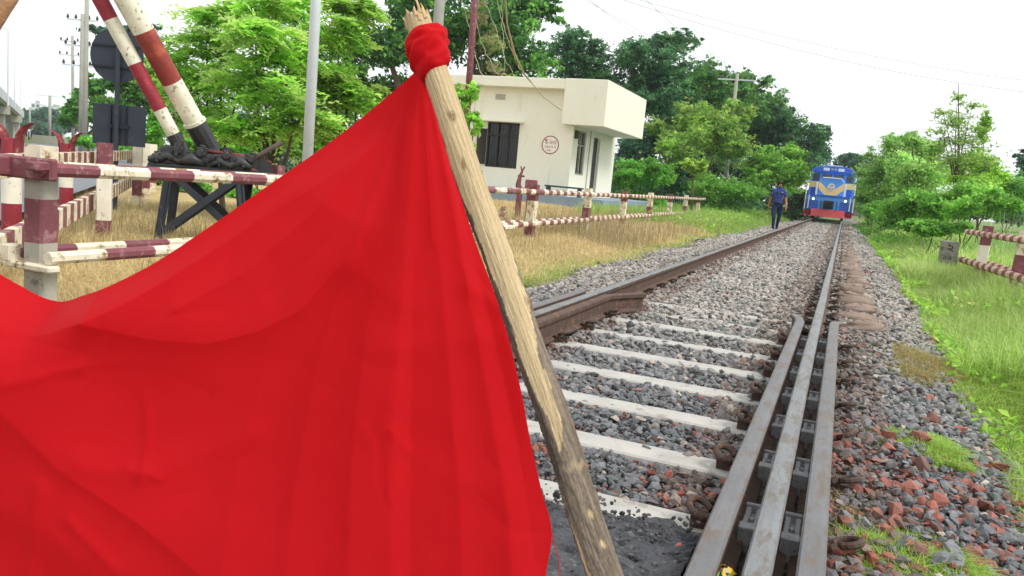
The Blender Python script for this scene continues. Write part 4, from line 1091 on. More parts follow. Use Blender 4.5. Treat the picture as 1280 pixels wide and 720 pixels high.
    # long hood, tank, bogies behind
    t = MB(); t.prism([(-.95, 1.48), (.95, 1.48), (.95, 2.8), (.7, 3.05), (-.7, 3.05), (-.95, 2.8)], 'y', 4.2, 16.2); t.v = [(X+v[0], Y+v[1], v[2]) for v in t.v]; t.build('hood', blue, L, bevel=.04)
    b('fuel_tank', (-1.2, 6.5, .25), (1.2, 10.5, 1.2), black, .08)
    for yb in (2.6, 12.8):
        bg_ = b('bogie', (-1.15, yb-2.0, .38), (1.15, yb+2.0, .85), black, .04)
        for yw in (-1.5, 0, 1.5):
            t = MB()
            for s in (-.86, .86):
                t.tube([(X+s-.065, Y+yb+yw, .47), (X+s+.065, Y+yb+yw, .47)], .468, 24)
            t.tube([(X-.8, Y+yb+yw, .47), (X+.8, Y+yb+yw, .47)], .08, 8); t.build('wheelset', M['iron'], bg_)
    # handrails
    def hr(pts, nm='handrail'):
        t = MB(); t.tube([(X+p[0], Y+p[1], p[2]) for p in pts], .032, 6); t.build(nm, white, L)
    for s in (-1, 1):
        hr([(s*1.40, -.02, .55), (s*1.40, 0, 1.5), (s*1.36, .4, 2.30), (s*1.36, 1.7, 2.9)])
        hr([(s*.80, .05, 1.48), (s*.80, .05, 2.2), (s*.86, .3, 2.25), (s*.86, .3, 1.5)])
        hr([(s*1.43, 4.3, 1.48), (s*1.43, 4.3, 2.4), (s*1.43, 16, 2.4)])
        hr([(s*1.2, -.04, .62), (s*1.2, -.04, 1.45)])
    hr([(-.56, .50, 2.58), (.56, .50, 2.58)])
    # mirrors
    for s in (-1, 1): b('mirror', (s*1.58-.09, 1.85, 2.62), (s*1.58+.09, 1.9, 2.86), white)
build_loco()

# ------------------------------------------------------------------ people
def person(loc, yaw, label, J, cols, bands, group=None):
    """J: joints in the person's frame (x to their left seen from the front, -y forward), one skin surface"""
    names = list(J); idx = {n: i for i, n in enumerate(names)}
    edges = [('pelvis','waist'),('waist','chest'),('chest','neck'),('neck','head'),('head','crown'),('head','nose')]
    for s in 'LR':
        edges += [('chest','shoulder'+s),('shoulder'+s,'elbow'+s),('elbow'+s,'wrist'+s),('wrist'+s,'hand'+s),('hand'+s,'thumb'+s),('hand'+s,'finger'+s),
                  ('pelvis','hip'+s),('hip'+s,'knee'+s),('knee'+s,'ankle'+s),('ankle'+s,'toe'+s)]
    me = bpy.data.meshes.new('person')
    me.from_pydata([J[n][:3] for n in names], [(idx[a], idx[b]) for a, b in edges], [])
    o = bpy.data.objects.new('person', me); COL.objects.link(o)
    sk = o.modifiers.new('skin', 'SKIN'); sk.use_smooth_shade = True
    for n in names:
        sv = me.skin_vertices[0].data[idx[n]]; r_ = J[n][3]; sv.radius = r_ if isinstance(r_, tuple) else (r_, r_); sv.use_root = (n == 'pelvis')
    ss = o.modifiers.new('sub', 'SUBSURF'); ss.levels = 2; ss.render_levels = 2
    bpy.context.view_layer.update()
    m2 = bpy.data.meshes.new_from_object(o.evaluated_get(bpy.context.evaluated_depsgraph_get()))
    o.modifiers.clear(); o.data = m2
    for c in cols: m2.materials.append(c)
    V = [Vector(J[n][:3]) for n in names]
    near = bands
    for p in m2.polygons:
        c = Vector(p.center); best, bi = 1e9, 'waist'
        for a, b in edges:
            A_, B_ = V[idx[a]], V[idx[b]]; ab = B_-A_; t = max(0, min(1, (c-A_).dot(ab)/ab.length_squared)); dd = (c-(A_+ab*t)).length - (J[a][3] if not isinstance(J[a][3], tuple) else max(J[a][3]))*.5
            if dd < best: best, bi, bt = dd, (a, b), t
        p.material_index = near(bi, bt, c); p.use_smooth = True
    o.location = loc; o.rotation_euler = (0, 0, yaw)
    tag(o, label, 'person', group); return o
def joints(h=1.75, stride=.0, armL=(0, 0), armR=(0, 0), bend=0):
    k = h/1.75
    J = {'pelvis': (0, 0, .95, (.155, .115)), 'waist': (0, .0, 1.10, (.15, .11)), 'chest': (0, .01, 1.33, (.175, .12)), 'neck': (0, .02, 1.50, .058), 'head': (0, 0, 1.61, (.078, .092)), 'crown': (0, .01, 1.70, (.068, .08)), 'nose': (0, -.095, 1.60, .02)}
    for s, n, a in ((1, 'L', armL), (-1, 'R', armR)):
        st = stride*s
        J['shoulder'+n] = (s*.185, .01, 1.42, .07)
        J['elbow'+n] = (s*(.222+a[0]*.5), .03-st*.3+a[1]*.4, 1.15, .047)
        J['wrist'+n] = (s*(.235+a[0]), -.03-st*.7+a[1], .91, .033)
        J['hand'+n] = (s*(.235+a[0]), -.05-st*.75+a[1], .83, (.036, .022))
        J['finger'+n] = (s*(.23+a[0]), -.07-st*.75+a[1], .74, .016)
        J['thumb'+n] = (s*(.21+a[0]), -.10-st*.75+a[1], .81, .013)
        J['hip'+n] = (s*.09, 0, .89, .105)
        J['knee'+n] = (s*.10, -.03+st*.55+(-.04 if st < 0 else 0), .50, .068)
        J['ankle'+n] = (s*.075, .03+st, .09+(.05 if st > 0 else 0), .048)
        J['toe'+n] = (s*.095, -.13+st, .035+(.01 if st > 0 else 0), .038)
    return {n: (v[0]*k, v[1]*k, v[2]*k, tuple(q*k for q in v[3]) if isinstance(v[3], tuple) else v[3]*k) for n, v in J.items()}
SKIN = mat('brown_skin', srgb('#9a6b4c'), .55, .06, 12); HAIR = mat('black_hair', srgb('#1d1a18'), .6, .2, 30)
def dressed(sleeve_frac):
    def f(e, t, c):
        a, b = e
        if a in ('neck', 'head'): return 0 if not (a == 'neck' and t < .25) else 1
        if a.startswith('shoulder'): return 1 if t < sleeve_frac else 0
        if a.startswith('elbow'): return 1 if sleeve_frac >= 1.5 else 0
        if a.startswith('wrist') or a.startswith('hand'): return 0
        if a == 'ankle' + a[-1:] : return 3
        if a.startswith('knee') or a.startswith('hip') or (a == 'pelvis'): return 2 if (a != 'pelvis' or c.z < 1.0) else 1
        return 1 if c.z > 1.0 else 2
    return f
def head_hair(o, J, name='hair'):
    c = Vector(J['head'][:3]); k = (Vector(J['crown'][:3])-c).length/.09
    t = MB(); n = 14
    for i in range(7):
        ph = R(90)*i/6
        for j in range(n):
            a = 2*math.pi*j/n; low = .0 if i else (-.05 if math.sin(a) > -.2 else .055)
            t.v.append((c.x+.090*k*math.cos(a)*math.cos(ph), c.y+.012+.104*k*math.sin(a)*math.cos(ph), c.z+.025+(low+.105*math.sin(ph))*k))
    for i in range(6):
        for j in range(n):
            a = i*n+j; b = i*n+(j+1) % n; t.f.append((a, b, b+n, a+n)); t.m.append(0)
    return t.build(name, HAIR, o, smooth=True, world_coords=False)
g = gz(968, 288, -.17)
J = joints(1.80, .20, (.03, -.02), (.05, .03))
blue_shirt = mat('blue_uniform_shirt', srgb('#31417e'), .8, .12, 14); navy = mat('navy_trousers', srgb('#202848'), .85, .15, 10); shoe = mat('black_shoes', srgb('#1c1c20'), .4)
pol = person((g.x, g.y, -.215), R(10), 'man in blue uniform shirt and navy trousers walking beside the rails', J, [SKIN, blue_shirt, navy, shoe], dressed(.75))
head_hair(pol, J)
t = MB(); t.tube([(.158*math.cos(2*math.pi*k/16), .12*math.sin(2*math.pi*k/16), 1.035) for k in range(17)], .022, 6, cap=False); t.build('belt', mat('black_belt', srgb('#17181d'), .5), pol, world_coords=False)
t = MB()
for s in (-1, 1): t.box((s*.15, .01, 1.505), (.10, .05, .015)); t.box((s*.09, -.128, 1.36), (.09, .012, .09))
t.build('epaulettes', mat('dark_epaulettes', srgb('#1f2748'), .7), pol, world_coords=False)
t = MB(); t.box((.09, -.137, 1.41), (.06, .008, .018)); t.box((-.225, .01, 1.36), (.012, .06, .06)); t.build('badge', mat('pale_badge', srgb('#c9c6c0'), .5), pol, world_coords=False)
J2 = joints(1.62, -.12, (.02, .0), (.02, .0)); g = P(997.5, 269, 84)
p2 = person((g.x, g.y, g.z), R(190), 'far man in a pale grey shirt walking away beside the locomotive', J2, [SKIN, mat('grey_shirt', srgb('#a9adb0'), .85, .1, 10), mat('dark_trousers', srgb('#2e3838'), .85), shoe], dressed(.8)); head_hair(p2, J2)
J3 = joints(1.62, .10, (.02, 0), (.03, .0)); g = P(1074, 273, 74)
p3 = person((g.x, g.y, g.z), R(15), 'far figure in a bright blue shirt at the right of the locomotive', J3, [SKIN, mat('bright_blue_shirt', srgb('#2f7fd0'), .8, .1, 10), mat('blue_trousers', srgb('#3a6a9a'), .85), shoe], dressed(.8)); head_hair(p3, J3)

# motorcycle with rider on the road
g = gz(36, 173, -.13)
g = P(36, 174.5, 78); gzv = g.z
fw = Vector((g.x-CAM.x, g.y-CAM.y, 0)).normalized()*-1; sd = Vector((-fw.y, fw.x, 0))
mp = lambda u, v, z: tuple(Vector((g.x, g.y, gzv))+fw*u+sd*v+Vector((0, 0, z)))
mo = empty('motorcycle', (g.x, g.y, gzv), 'dark motorcycle ridden towards the crossing on the grey road', 'motorcycle')
for u in (-.65, .65):
    t = MB(); pts = [mp(u+.27*math.cos(2*math.pi*k/20), 0, .30+.27*math.sin(2*math.pi*k/20)) for k in range(21)]; t.tube(pts, .05, 8, cap=False)
    for k in range(6): t.tube([mp(u, 0, .3), mp(u+.26*math.cos(k), 0, .3+.26*math.sin(k))], .012, 4)
    t.build('wheel', M['iron'], mo)
t = MB(); t.tube([mp(-.8, 0, .72), mp(-.3, 0, .74), mp(0, 0, .70), mp(.25, 0, .85), mp(.42, 0, .82)], [.06, .12, .11, .15, .08], 10); t.tube([mp(0, 0, .62), mp(.05, 0, .35)], .16, 8); t.build('body', mat('dark_red_tank', srgb('#4a2226'), .4), mo, smooth=True)
t = MB(); t.tube([mp(.65, .09, .3), mp(.45, .09, .95)], .03, 6); t.tube([mp(.65, -.09, .3), mp(.45, -.09, .95)], .03, 6); t.tube([mp(.3, .38, 1.02), mp(.45, .1, .98), mp(.45, -.1, .98), mp(.3, -.38, 1.02)], .02, 6); t.build('fork', M['galv'], mo)
t = MB(); t.tube([mp(.50, 0, .86), mp(.62, 0, .86)], [.10, .09], 12); t.build('headlight', mat('lamp_glass', (.8, .8, .78), .2), mo)
Jr = joints(1.7)
for n_, v in {'pelvis': (0, .1, .83, (.155, .13)), 'waist': (0, .08, .98, (.15, .12)), 'chest': (0, -.02, 1.19, (.175, .12)), 'neck': (0, -.04, 1.36, .06), 'head': (0, -.06, 1.46, (.078, .09)), 'crown': (0, -.05, 1.55, (.068, .08)), 'nose': (0, -.15, 1.45, .02)}.items(): Jr[n_] = v
for s, n_ in ((1, 'L'), (-1, 'R')):
    for a, v in {'shoulder': (s*.18, -.02, 1.28, .07), 'elbow': (s*.32, -.15, 1.08, .047), 'wrist': (s*.36, -.33, 1.03, .034), 'hand': (s*.35, -.38, 1.03, .034), 'finger': (s*.33, -.42, 1.0, .016), 'thumb': (s*.31, -.38, 1.02, .013), 'hip': (s*.1, .08, .8, .10), 'knee': (s*.24, -.28, .66, .07), 'ankle': (s*.2, -.05, .3, .048), 'toe': (s*.21, -.2, .26, .038)}.items(): Jr[a+n_] = v
yw = math.atan2(fw.y, fw.x)+math.pi/2
rd = person((g.x, g.y, gzv), yw, 'rider in a reddish shirt on the motorcycle on the road', Jr, [SKIN, mat('dusty_red_shirt', srgb('#6d4650'), .85, .15, 9), navy, shoe], dressed(.9)); head_hair(rd, Jr)

# ------------------------------------------------------------------ flyover, far blocks, white wall
fo = empty('flyover', tuple(P(15, 160, 90)), 'grey concrete flyover ramp sinking to the road at the far left', 'flyover')
ga, gb = P(-90, 40, 48), P(28.5, 146, 150)
ga2, gb2 = P(-420, 30, 60), P(12, 146, 165)
t = MB()
def quadslab(t, a, b, c, d, th):
    vs = [Vector(v) for v in (a, b, c, d)]; dn = Vector((0, 0, th))
    t.add(vs+[v-dn for v in vs], [(0,1,2,3),(7,6,5,4),(0,4,5,1),(1,5,6,2),(2,6,7,3),(3,7,4,0)])
quadslab(t, ga, gb, gb2, ga2, .5); t.build('deck', M['concrete'], fo)
t = MB(); up = Vector((0, 0, 1.0)); sh = Vector((.25, .1, 0))
quadslab(t, ga+up+sh, gb+up+sh, gb+up-sh, ga+up-sh, 1.25); t.build('parapet', mat('pale_parapet', srgb('#b9bcbc'), .85, .12, .4), fo)
for k in range(4):
    f0 = .1+.25*k; p_ = ga.lerp(gb, f0); in_ = (ga2.lerp(gb2, f0)-p_)
    for w in (.12, .45): c = p_+in_*w; t = MB(); t.beam((c.x, c.y, -.4), (c.x, c.y, p_.z-1.7), 1.3, 1.3, up=(1, 0, 0)); t.build('pier', M['concrete'], fo)
    t = MB(); t.beam(p_+in_*.03-Vector((0, 0, 1.1)), p_+in_*.6-Vector((0, 0, 1.1)), 1.6, 1.15); t.build('pier_cap', M['concrete'], fo)
for i, (px, d_, h) in enumerate(((10, 85, 8.0), (18.5, 105, 8.0), (25.5, 125, 7.5))):
    f0 = (px+90)/118.5; p_ = ga.lerp(gb, min(.97, .28+.24*i)); p_ = P(px, 40+94*min(1, f0), 62+30*i)
    s_ = empty('street_lamp', tuple(p_), ('nearest', 'middle', 'farthest')[i]+' thin lamp post on the flyover edge', 'lamp post', 'lamp posts along the flyover')
    t = MB(); t.tube([p_-Vector((0, 0, .8)), p_+Vector((0, 0, h*.62))], [.06, .045], 6); t.build('post', M['galv'], s_)
    t = MB(); q_ = p_+Vector((0, 0, h*.62)); t.beam(q_, q_+Vector((-.9, -.3, .15)), .12, .06); t.build('lamp_head', M['galv'], s_)
def block(px, d_, w, h, fl, bays, label):
    c = P(px, 160, d_); b = empty('apartment_block', (c.x, c.y, -.3), label, 'building', 'far apartment blocks')
    fx_ = Vector((_r.x, _r.y, 0)); fy_ = Vector((_f.x, _f.y, 0)).normalized()
    rot = Matrix((fx_, fy_, Vector((0, 0, 1)))).transposed()
    t = MB(); t.box((c.x, c.y, h/2-.3), (w, w*.8, h), rot=rot); t.build('wall', mat('far_wall', srgb('#ccd4d6'), .9, .05, .1), b)
    t = MB(); t.box(Vector((c.x, c.y, h)), (w*.3, w*.3, 3), rot=rot); t.build('stair_tower', M['concrete'], b)
    for i in range(fl):
        for j in range(bays):
            p_ = Vector((c.x, c.y, 0))-fy_*(w*.4+.06)+fx_*w*((j+.5)/bays-.5)+Vector((0, 0, h*(i+.55)/fl-.3))
            t = MB(); t.box(p_, (w/bays*.5, .1, h/fl*.45), rot=rot); t.build('window', M['dark_glass'], b)
block(47, 520, 6, 21, 6, 2, 'far pale apartment block, left of the pair beyond the road')
block(70, 480, 9, 18, 5, 3, 'far pale apartment block, right of the pair beyond the road')
a, b_ = P(42, 166.5, 95), P(92, 165, 88); t = MB(); t.beam((a.x, a.y, .3), (b_.x, b_.y, .3), .25, 1.1); o = t.build('boundary_wall', mat('cream_far_wall', srgb('#d8d2bd'), .9, .08, .5)); tag(o, 'low cream boundary wall beside the far road', 'wall')

# ------------------------------------------------------------------ the wooden pole (split log)
def build_pole():
    T_, B_ = P(520.8, 22, 1.354), P(758, 720, 1.05)
    d = (B_-T_).normalized(); k = (T_.z+.11)/-d.z; G = T_+d*k
    ax_ = -d; toc = (CAM-(T_+B_)/2); toc = (toc-ax_*toc.dot(ax_)).normalized(); sx = ax_.cross(toc)      # sx: screen right-ish
    if sx.dot(_r2) < 0: sx = -sx
    L = (T_-G).length; n, m = 72, 520
    th = np.linspace(0, 2*math.pi, n, endpoint=False)                # 0 = towards lens, pi/2 = right
    h = np.linspace(0, 1, m)
    TH, H = np.meshgrid(th, h)
    z = H*L
    r0 = np.interp(H, [0, .45, .75, 1], [.0232, .0228, .0222, .0212])
    wob = .0016*np.sin(z*9)+.001*np.sin(z*23+2)
    front = np.cos(TH)
    # where the log is split: pale face towards the lens, ending about a third of the way up
    px_h = lambda y: 1-((y-22)/698*(B_-T_).length)/L                 # picture row -> height fraction
    yb = 22+(1-H)*L/((B_-T_).length)*698
    lim_r = np.interp(yb, [0, 300, 380, 460, 520, 560, 585, 615], [2.0, 1.7, 1.35, .75, .45, .22, .05, -.6])
    lim_l = np.interp(yb, [0, 180, 300, 420, 520, 570, 590, 615], [-2.0, -1.6, -1.1, -.75, -.72, -.45, -.35, .3])
    ang = (TH+math.pi) % (2*math.pi)-math.pi
    w_ = .12*np.sin(z*40)+.06*np.sin(z*95+TH)
    split = (ang < lim_r+w_) & (ang > lim_l+w_*.7)
    flat = np.clip(np.minimum(lim_r-ang, ang-lim_l)*6, 0, 1)
    rr = r0*(1-.11*flat*np.clip(front, 0, 1)*(yb < 620))
    # second strip of raw wood low on the left
    s2 = (ang > -1.25+.05*np.sin(z*60)) & (ang < np.interp(yb, [650, 680, 760], [-1.25, -.95, -.75])) & (yb > 655)
    split = split | s2
    fib = np.sign(np.sin(TH*31+3*np.sin(z*11)))*np.abs(np.sin(TH*31+3*np.sin(z*11)))**.5*.5+np.sin(TH*57+z*8+2*np.sin(z*17))*.5
    rr = rr+.0005*fib*split + (~split)*(.0006*np.sin(TH*9+z*60)*np.sin(z*130)+.0005*rng.normal(size=TH.shape))
    for (yk, ak, s_, hh) in ((182, .15, .12, .0012), (430, 1.35, .14, .0035), (662, .35, .09, -.001), (692, .5, .09, -.001), (648, 1.5, .08, .003)):
        zz = px_h(yk)*L; dd = ((z-zz)/.010)**2+((ang-ak)/(s_*2.2))**2; rr = rr+hh*np.exp(-dd)
    P0 = np.array(G)
    X = rr*np.sin(TH)+wob; Yy = rr*np.cos(TH)
    A_, S_, Tn = np.array(ax_), np.array(sx), np.array(toc)
    V = P0+z[..., None]*A_+X[..., None]*S_+Yy[..., None]*Tn
    # ragged splintered top
    top = (h > .985)[:, None]; V = V+np.where(top[..., None], (H[..., None]-.985)/.015*A_*(.004*np.sin(TH*5)+.006*rng.normal(size=n)[None])[..., None], 0)
    pale, pale2, bark, bark2 = lin('#cfb892'), lin('#a48f70'), lin('#8a7c6e'), lin('#5f544a')
    f_ = (.5+.5*fib)[..., None]*.7+.3*rng.uniform(size=TH.shape)[..., None]
    C = pale*f_+pale2*(1-f_)
    C = C*np.where(yb > 300, 1.06, 1)[..., None]
    bk = (.5+.5*np.sin(z*35+TH*4+2*np.sin(TH*7+z*20)))[..., None]*.6+.4*rng.uniform(size=TH.shape)[..., None]
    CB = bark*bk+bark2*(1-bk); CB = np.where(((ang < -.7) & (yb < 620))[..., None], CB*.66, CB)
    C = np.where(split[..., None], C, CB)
    for (yk, ak, s_, col, ring) in ((182, .15, .17, '#6d553d', 1), (250, -.1, .08, '#8a6c4c', 0), (430, 1.25, .2, '#6d5641', 1), (662, .35, .075, '#c2ab84', 0), (692, .5, .085, '#c2ab84', 0), (612, .3, .45, '#9a8872', 0)):
        zz = px_h(yk)*L; dd = ((z-zz+.003*np.sin(TH*9+yk))/(.011 if yk < 600 else .0055))**2+((ang-ak)/(s_*2.1))**2
        wgt = np.exp(-dd**2)[..., None]
        if ring: wgt = wgt*(.45+.55*np.cos(np.sqrt(dd)*7)[..., None]**2)
        C = C*(1-wgt)+lin(col)*wgt
    idx = np.arange(n*m).reshape(m, n)
    F = np.stack([idx[:-1], np.roll(idx[:-1], -1, 1), np.roll(idx[1:], -1, 1), idx[1:]], -1).reshape(-1, 4)
    wood = mat('split_wood', (.5, .4, .3), .85, .14, 40, attr=True, bump=.8, bscale=220, spec=.1)
    wood = mat('split_wood', (.5, .4, .3), .88, .16, 60, attr=True, bump=.5, bscale=330, spec=.08, stretch=(1, 1, .10), space='object')
    root = empty('wooden_pole', tuple(G), 'rough split wooden pole planted in the asphalt with a red cloth tied to its top', 'pole')
    root.rotation_euler = Matrix((sx, ax_.cross(sx), ax_)).transposed().to_euler()
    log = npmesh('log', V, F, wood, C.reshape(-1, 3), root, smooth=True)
    # end caps
    tp = MB(); ring = [tuple(v) for v in V[-1]]; tp.v = ring+[tuple(np.mean(V[-1], 0)-A_*.004)]; tp.f = [(k, (k+1) % n, n) for k in range(n)]; tp.m = [0]*n; tp.build('sawn_end', mat('end_grain', srgb('#b89a72'), .9, .25, 90, bump=.6, bscale=200), root)
    sp_ = MB(); random.seed(12)
    for k in range(12):
        a = random.uniform(0, 6.28); b0 = Vector(V[-3, int(a/6.29*n)]); hh = random.uniform(.004, .022) if k > 2 else random.uniform(.02, .034)
        b1 = b0+ax_*hh+sx*random.uniform(-.004, .003); sp_.tube([b0-ax_*.012, b0+ax_*hh*.5, b1], [.0024, .0018, .0004], 5)
    sp_.build('splinter', mat('splinter_wood', srgb('#c9ab80'), .9, .2, 60), root)
    tw = MB(); random.seed(2)
    q0 = Vector(V[int(px_h(318)*m), int(n*.25)])
    tw.tube([q0-sx*.004, q0+sx*.006+ax_*.002], .002, 5); 
    for k in range(9):
        a = random.uniform(-.3, 1.2); ln = random.uniform(.006, .016); u = (sx*math.cos(a)+ax_*math.sin(a)); e0 = q0+sx*.004+ax_*random.uniform(-.008, .008); wv = u.cross(toc).normalized()*ln*.25
        tw.add([e0, e0+u*ln*.5+wv, e0+u*ln, e0+u*ln*.5-wv+toc*.002], [(0, 1, 2, 3)])
    tw.build('dry_twig', mat('dry_leaf', srgb('#8a6e66'), .9, .3, 90), root)
    return G, T_, ax_, sx, toc, L
PG, PT, PAX, PSX, PTOC, PL = build_pole()

# ------------------------------------------------------------------ red cloth
def poly_dist(px, py, pts):
    """signed distance (px) to a polyline, positive on its right hand side when walking along it"""
    best = np.full(px.shape, 1e9); sg_ = np.ones(px.shape)
    for (x0, y0), (x1, y1) in zip(pts[:-1], pts[1:]):
        dx, dy = x1-x0, y1-y0; L2 = dx*dx+dy*dy
        t = np.clip(((px-x0)*dx+(py-y0)*dy)/L2, 0, 1)
        ex, ey = px-(x0+t*dx), py-(y0+t*dy); d_ = np.hypot(ex, ey)
        s_ = np.sign(dx*ey-dy*ex); k = d_ < best
        best = np.where(k, d_, best); sg_ = np.where(k, s_, sg_)
    return best*sg_
def build_cloth():
    K = P(527, 96, 1.375); Lp = P(-330, 40, 1.18)
    hdir = Vector((Lp.x-K.x, Lp.y-K.y, 0)); W_ = hdir.length; hdir.normalize(); nrm = Vector((-hdir.y, hdir.x, 0))
    if nrm.dot(CAM-K) < 0: nrm = -nrm
    def to_plane(px, py):
        v = _f+_r2*((px-640)/FPX)+_u2*((360-py)/FPX); t = (K-CAM).dot(nrm)/v.dot(nrm); w = CAM+v*t; return (w-K).dot(hdir), w.z
    ns, nt = 420, 340
    s = np.linspace(0, 1, ns)
    top_px = [(538, 88), (530, 87), (520, 88), (507, 101), (462, 139), (420, 172), (340, 228), (250, 291), (180, 336), (100, 372), (46, 386), (0, 366), (-80, 312), (-200, 190), (-330, 50)]
    ts = [0, .08, .17, .24, .30, .36, .46, .56, .64, .72, .77, .81, .87, .94, 1]
    right_px = [(538, 88), (556, 170), (588, 285), (622, 380), (646, 470), (664, 560), (676, 610), (691, 668), (684, 720), (672, 800)]
    topP = np.array([to_plane(*p) for p in top_px]); rP = np.array([to_plane(*p) for p in right_px])
    def cr(tq, tk, V):                                   # smooth interpolation through the outline points
        out = np.zeros((len(tq), V.shape[1])); m = np.gradient(V, np.array(tk), axis=0)
        i = np.clip(np.searchsorted(tk, tq)-1, 0, len(tk)-2); tk = np.array(tk); h = tk[i+1]-tk[i]; u = ((tq-tk[i])/h)[:, None]; h = h[:, None]
        return (2*u**3-3*u**2+1)*V[i]+(u**3-2*u**2+u)*h*m[i]+(-2*u**3+3*u**2)*V[i+1]+(u**3-u**2)*h*m[i+1]
    top = cr(s, ts, topP)
    zb = .06
    t = np.linspace(0, 1, nt)**1.0
    rk = np.concatenate([[0], np.cumsum(np.hypot(*np.diff(rP, axis=0).T))]); rk /= rk[-1]
    right = cr(t, rk, rP)
    # bottom: spreads from the right edge's end to the left tie
    ab = right[-1, 0]+(W_*1.02-right[-1, 0])*np.interp(s, [0, .24, .36, .56, .77, 1], [0, .17, .33, .55, .76, 1])
    bot = np.stack([ab, np.full(ns, right[-1, 1])+.02*np.sin(s*14)-.05*s], -1)
    S, Tt = np.meshgrid(s, t)
    A_ = top[None]*(1-Tt[..., None])+bot[None]*Tt[..., None]
    corr = right-(top[0][None]*(1-t[:, None])+bot[0][None]*t[:, None])
    A_ = A_+corr[:, None]*((1-S)**3)[..., None]
    a, z = A_[..., 0], A_[..., 1]
    W3 = np.array(K)[None, None]+a[..., None]*np.array(hdir); W3[..., 2] = z
    # picture coordinates of the undisplaced sheet, to lay the folds where the photograph has them
    D = W3-np.array(CAM); zf = D@np.array(_f); px = 640+FPX*(D@np.array(_r2))/zf; py = 360-FPX*(D@np.array(_u2))/zf
    def ridge(pts, amp, wl, wr, fade=None):
        d_ = poly_dist(px, py, pts); w = np.where(d_ > 0, wr, wl)
        g = np.exp(-(d_/w)**2)
        if fade: g = g*np.clip(np.hypot(px-520, py-100)/fade, 0, 1)
        return amp*g
    def fold(pts, amp, wl, wr, fade=120.):
        d_ = poly_dist(px, py, pts); w = np.where(d_ > 0, wr, wl)
        rk_ = np.clip(np.hypot(px-520, py-95)/fade, .04, 1)
        return amp*rk_*np.exp(-np.sqrt((d_/(w*np.clip(rk_, .25, 1)))**2+.02))*.85
    h = np.zeros_like(px)
    # swag below the upper edge: walking left, right-hand side = above
    swag = [(508, 118), (480, 215), (432, 318), (378, 380), (322, 408), (265, 421), (200, 416), (100, 395), (40, 386), (-80, 374), (-300, 300)]
    d_ = poly_dist(px, py, swag); fd = np.clip(np.hypot(px-520, py-100)/190, 0, 1)
    h += .058*fd*np.where(d_ > 0, np.exp(-(d_/96)**2), .45*np.exp(np.minimum(d_, 0)/26)+.55*np.exp(-(d_/120)**2))
    sw2 = [(-260, 380), (-60, 425), (0, 490), (80, 572), (180, 642), (262, 712), (330, 800)]
    d_ = poly_dist(px, py, sw2)
    h += .036*np.where(d_ < 0, np.exp(-(d_/90)**2), .5*np.exp(-np.maximum(d_, 0)/20)+.5*np.exp(-(d_/70)**2))
    h += ridge([(-260, 560), (-60, 590), (60, 640), (150, 720), (200, 800)], .022, 60, 40)
    # folds fanning from the knot
    h += fold([(524, 90), (507, 250), (497, 400), (490, 540), (487, 800)], .034, 16, 60, 260)
    h += fold([(526, 90), (516, 250), (513, 420), (512, 800)], -.012, 14, 14, 260)
    h += fold([(520, 92), (478, 260), (455, 420), (440, 560), (430, 800)], .020, 30, 18, 240)
    h += fold([(531, 90), (572, 300), (607, 480), (634, 640), (642, 800)], .026, 34, 26, 260)
    h += fold([(529, 90), (545, 300), (562, 480), (574, 640), (580, 800)], .018, 20, 30, 260)
    h += fold([(514, 100), (446, 300), (398, 450), (370, 600), (352, 800)], .026, 34, 24, 220)
    h += fold([(512, 104), (424, 285), (345, 430), (300, 560), (270, 800)], .012, 26, 26, 220)
    h += fold([(508, 104), (455, 160), (380, 229), (290, 298), (215, 346), (120, 385)], .009, 10, 16, 60)
    h += fold([(510, 106), (462, 185), (395, 262), (310, 335), (230, 378)], .011, 14, 12, 60)
    h += fold([(511, 108), (470, 215), (410, 300), (345, 360)], -.010, 14, 14, 60)
    h += fold([(516, 98), (492, 180), (472, 250), (440, 330)], .010, 8, 10, 40)
    h += fold([(527, 90), (532, 200), (538, 300)], .006, 8, 8, 40)
    h += fold([(533, 90), (590, 320), (630, 470), (655, 600), (668, 700)], -.010, 14, 12, 260)
    # a scatter of fine creases from handling
    rc = np.random.default_rng(31)
    for k_ in range(70):
        cx_, cy_ = rc.uniform(-60, 670), rc.uniform(300, 730)
        an = math.atan2(cy_-95, cx_-522)+rc.normal()*.22 if rc.uniform() < .6 else rc.uniform(0, 3.14)
        ln = rc.uniform(15, 70); cv = rc.normal()*.25
        pts = [(cx_+math.cos(an+cv*q_)*ln*q_, cy_+math.sin(an+cv*q_)*ln*q_) for q_ in (-1, -.4, .2, 1)]
        d_ = np.abs(poly_dist(px, py, pts)); h += rc.choice([-1, 1])*rc.uniform(.0007, .0022)*np.exp(-(d_/rc.uniform(4, 9)))
    # small creases
    for pts, am, w_ in (([(168, 575), (190, 580), (205, 588)], .004, 7), ([(186, 490), (190, 540), (184, 590)], .0035, 6), ([(488, 530), (500, 548), (510, 562)], .004, 6), ([(20, 470), (110, 452)], .004, 9), ([(110, 570), (180, 585), (260, 560), (320, 540)], .006, 16), ([(470, 430), (640, 420)], .003, 16), ([(530, 610), (660, 590)], .003, 20), ([(60, 600), (40, 720)], .005, 10), ([(340, 215), (352, 226), (366, 226)], .003, 6), ([(590, 360), (640, 395)], .004, 10), ([(95, 640), (150, 700)], .005, 9)):
        h += ridge(pts, am, w_, w_)
    h += .0035*np.sin(px*.021+py*.013+1)*np.sin(py*.017-px*.006) + .0010*np.sin(px*.055-py*.04+2*np.sin(px*.013))*np.sin(py*.06+px*.02)
    edge = np.exp(-(S/.035)**2); h -= .012*edge*np.sin(t*9)[:, None]
    h = h*np.clip(Tt*14+.12, 0, 1)*1.0
    V = W3+h[..., None]*np.array(nrm)
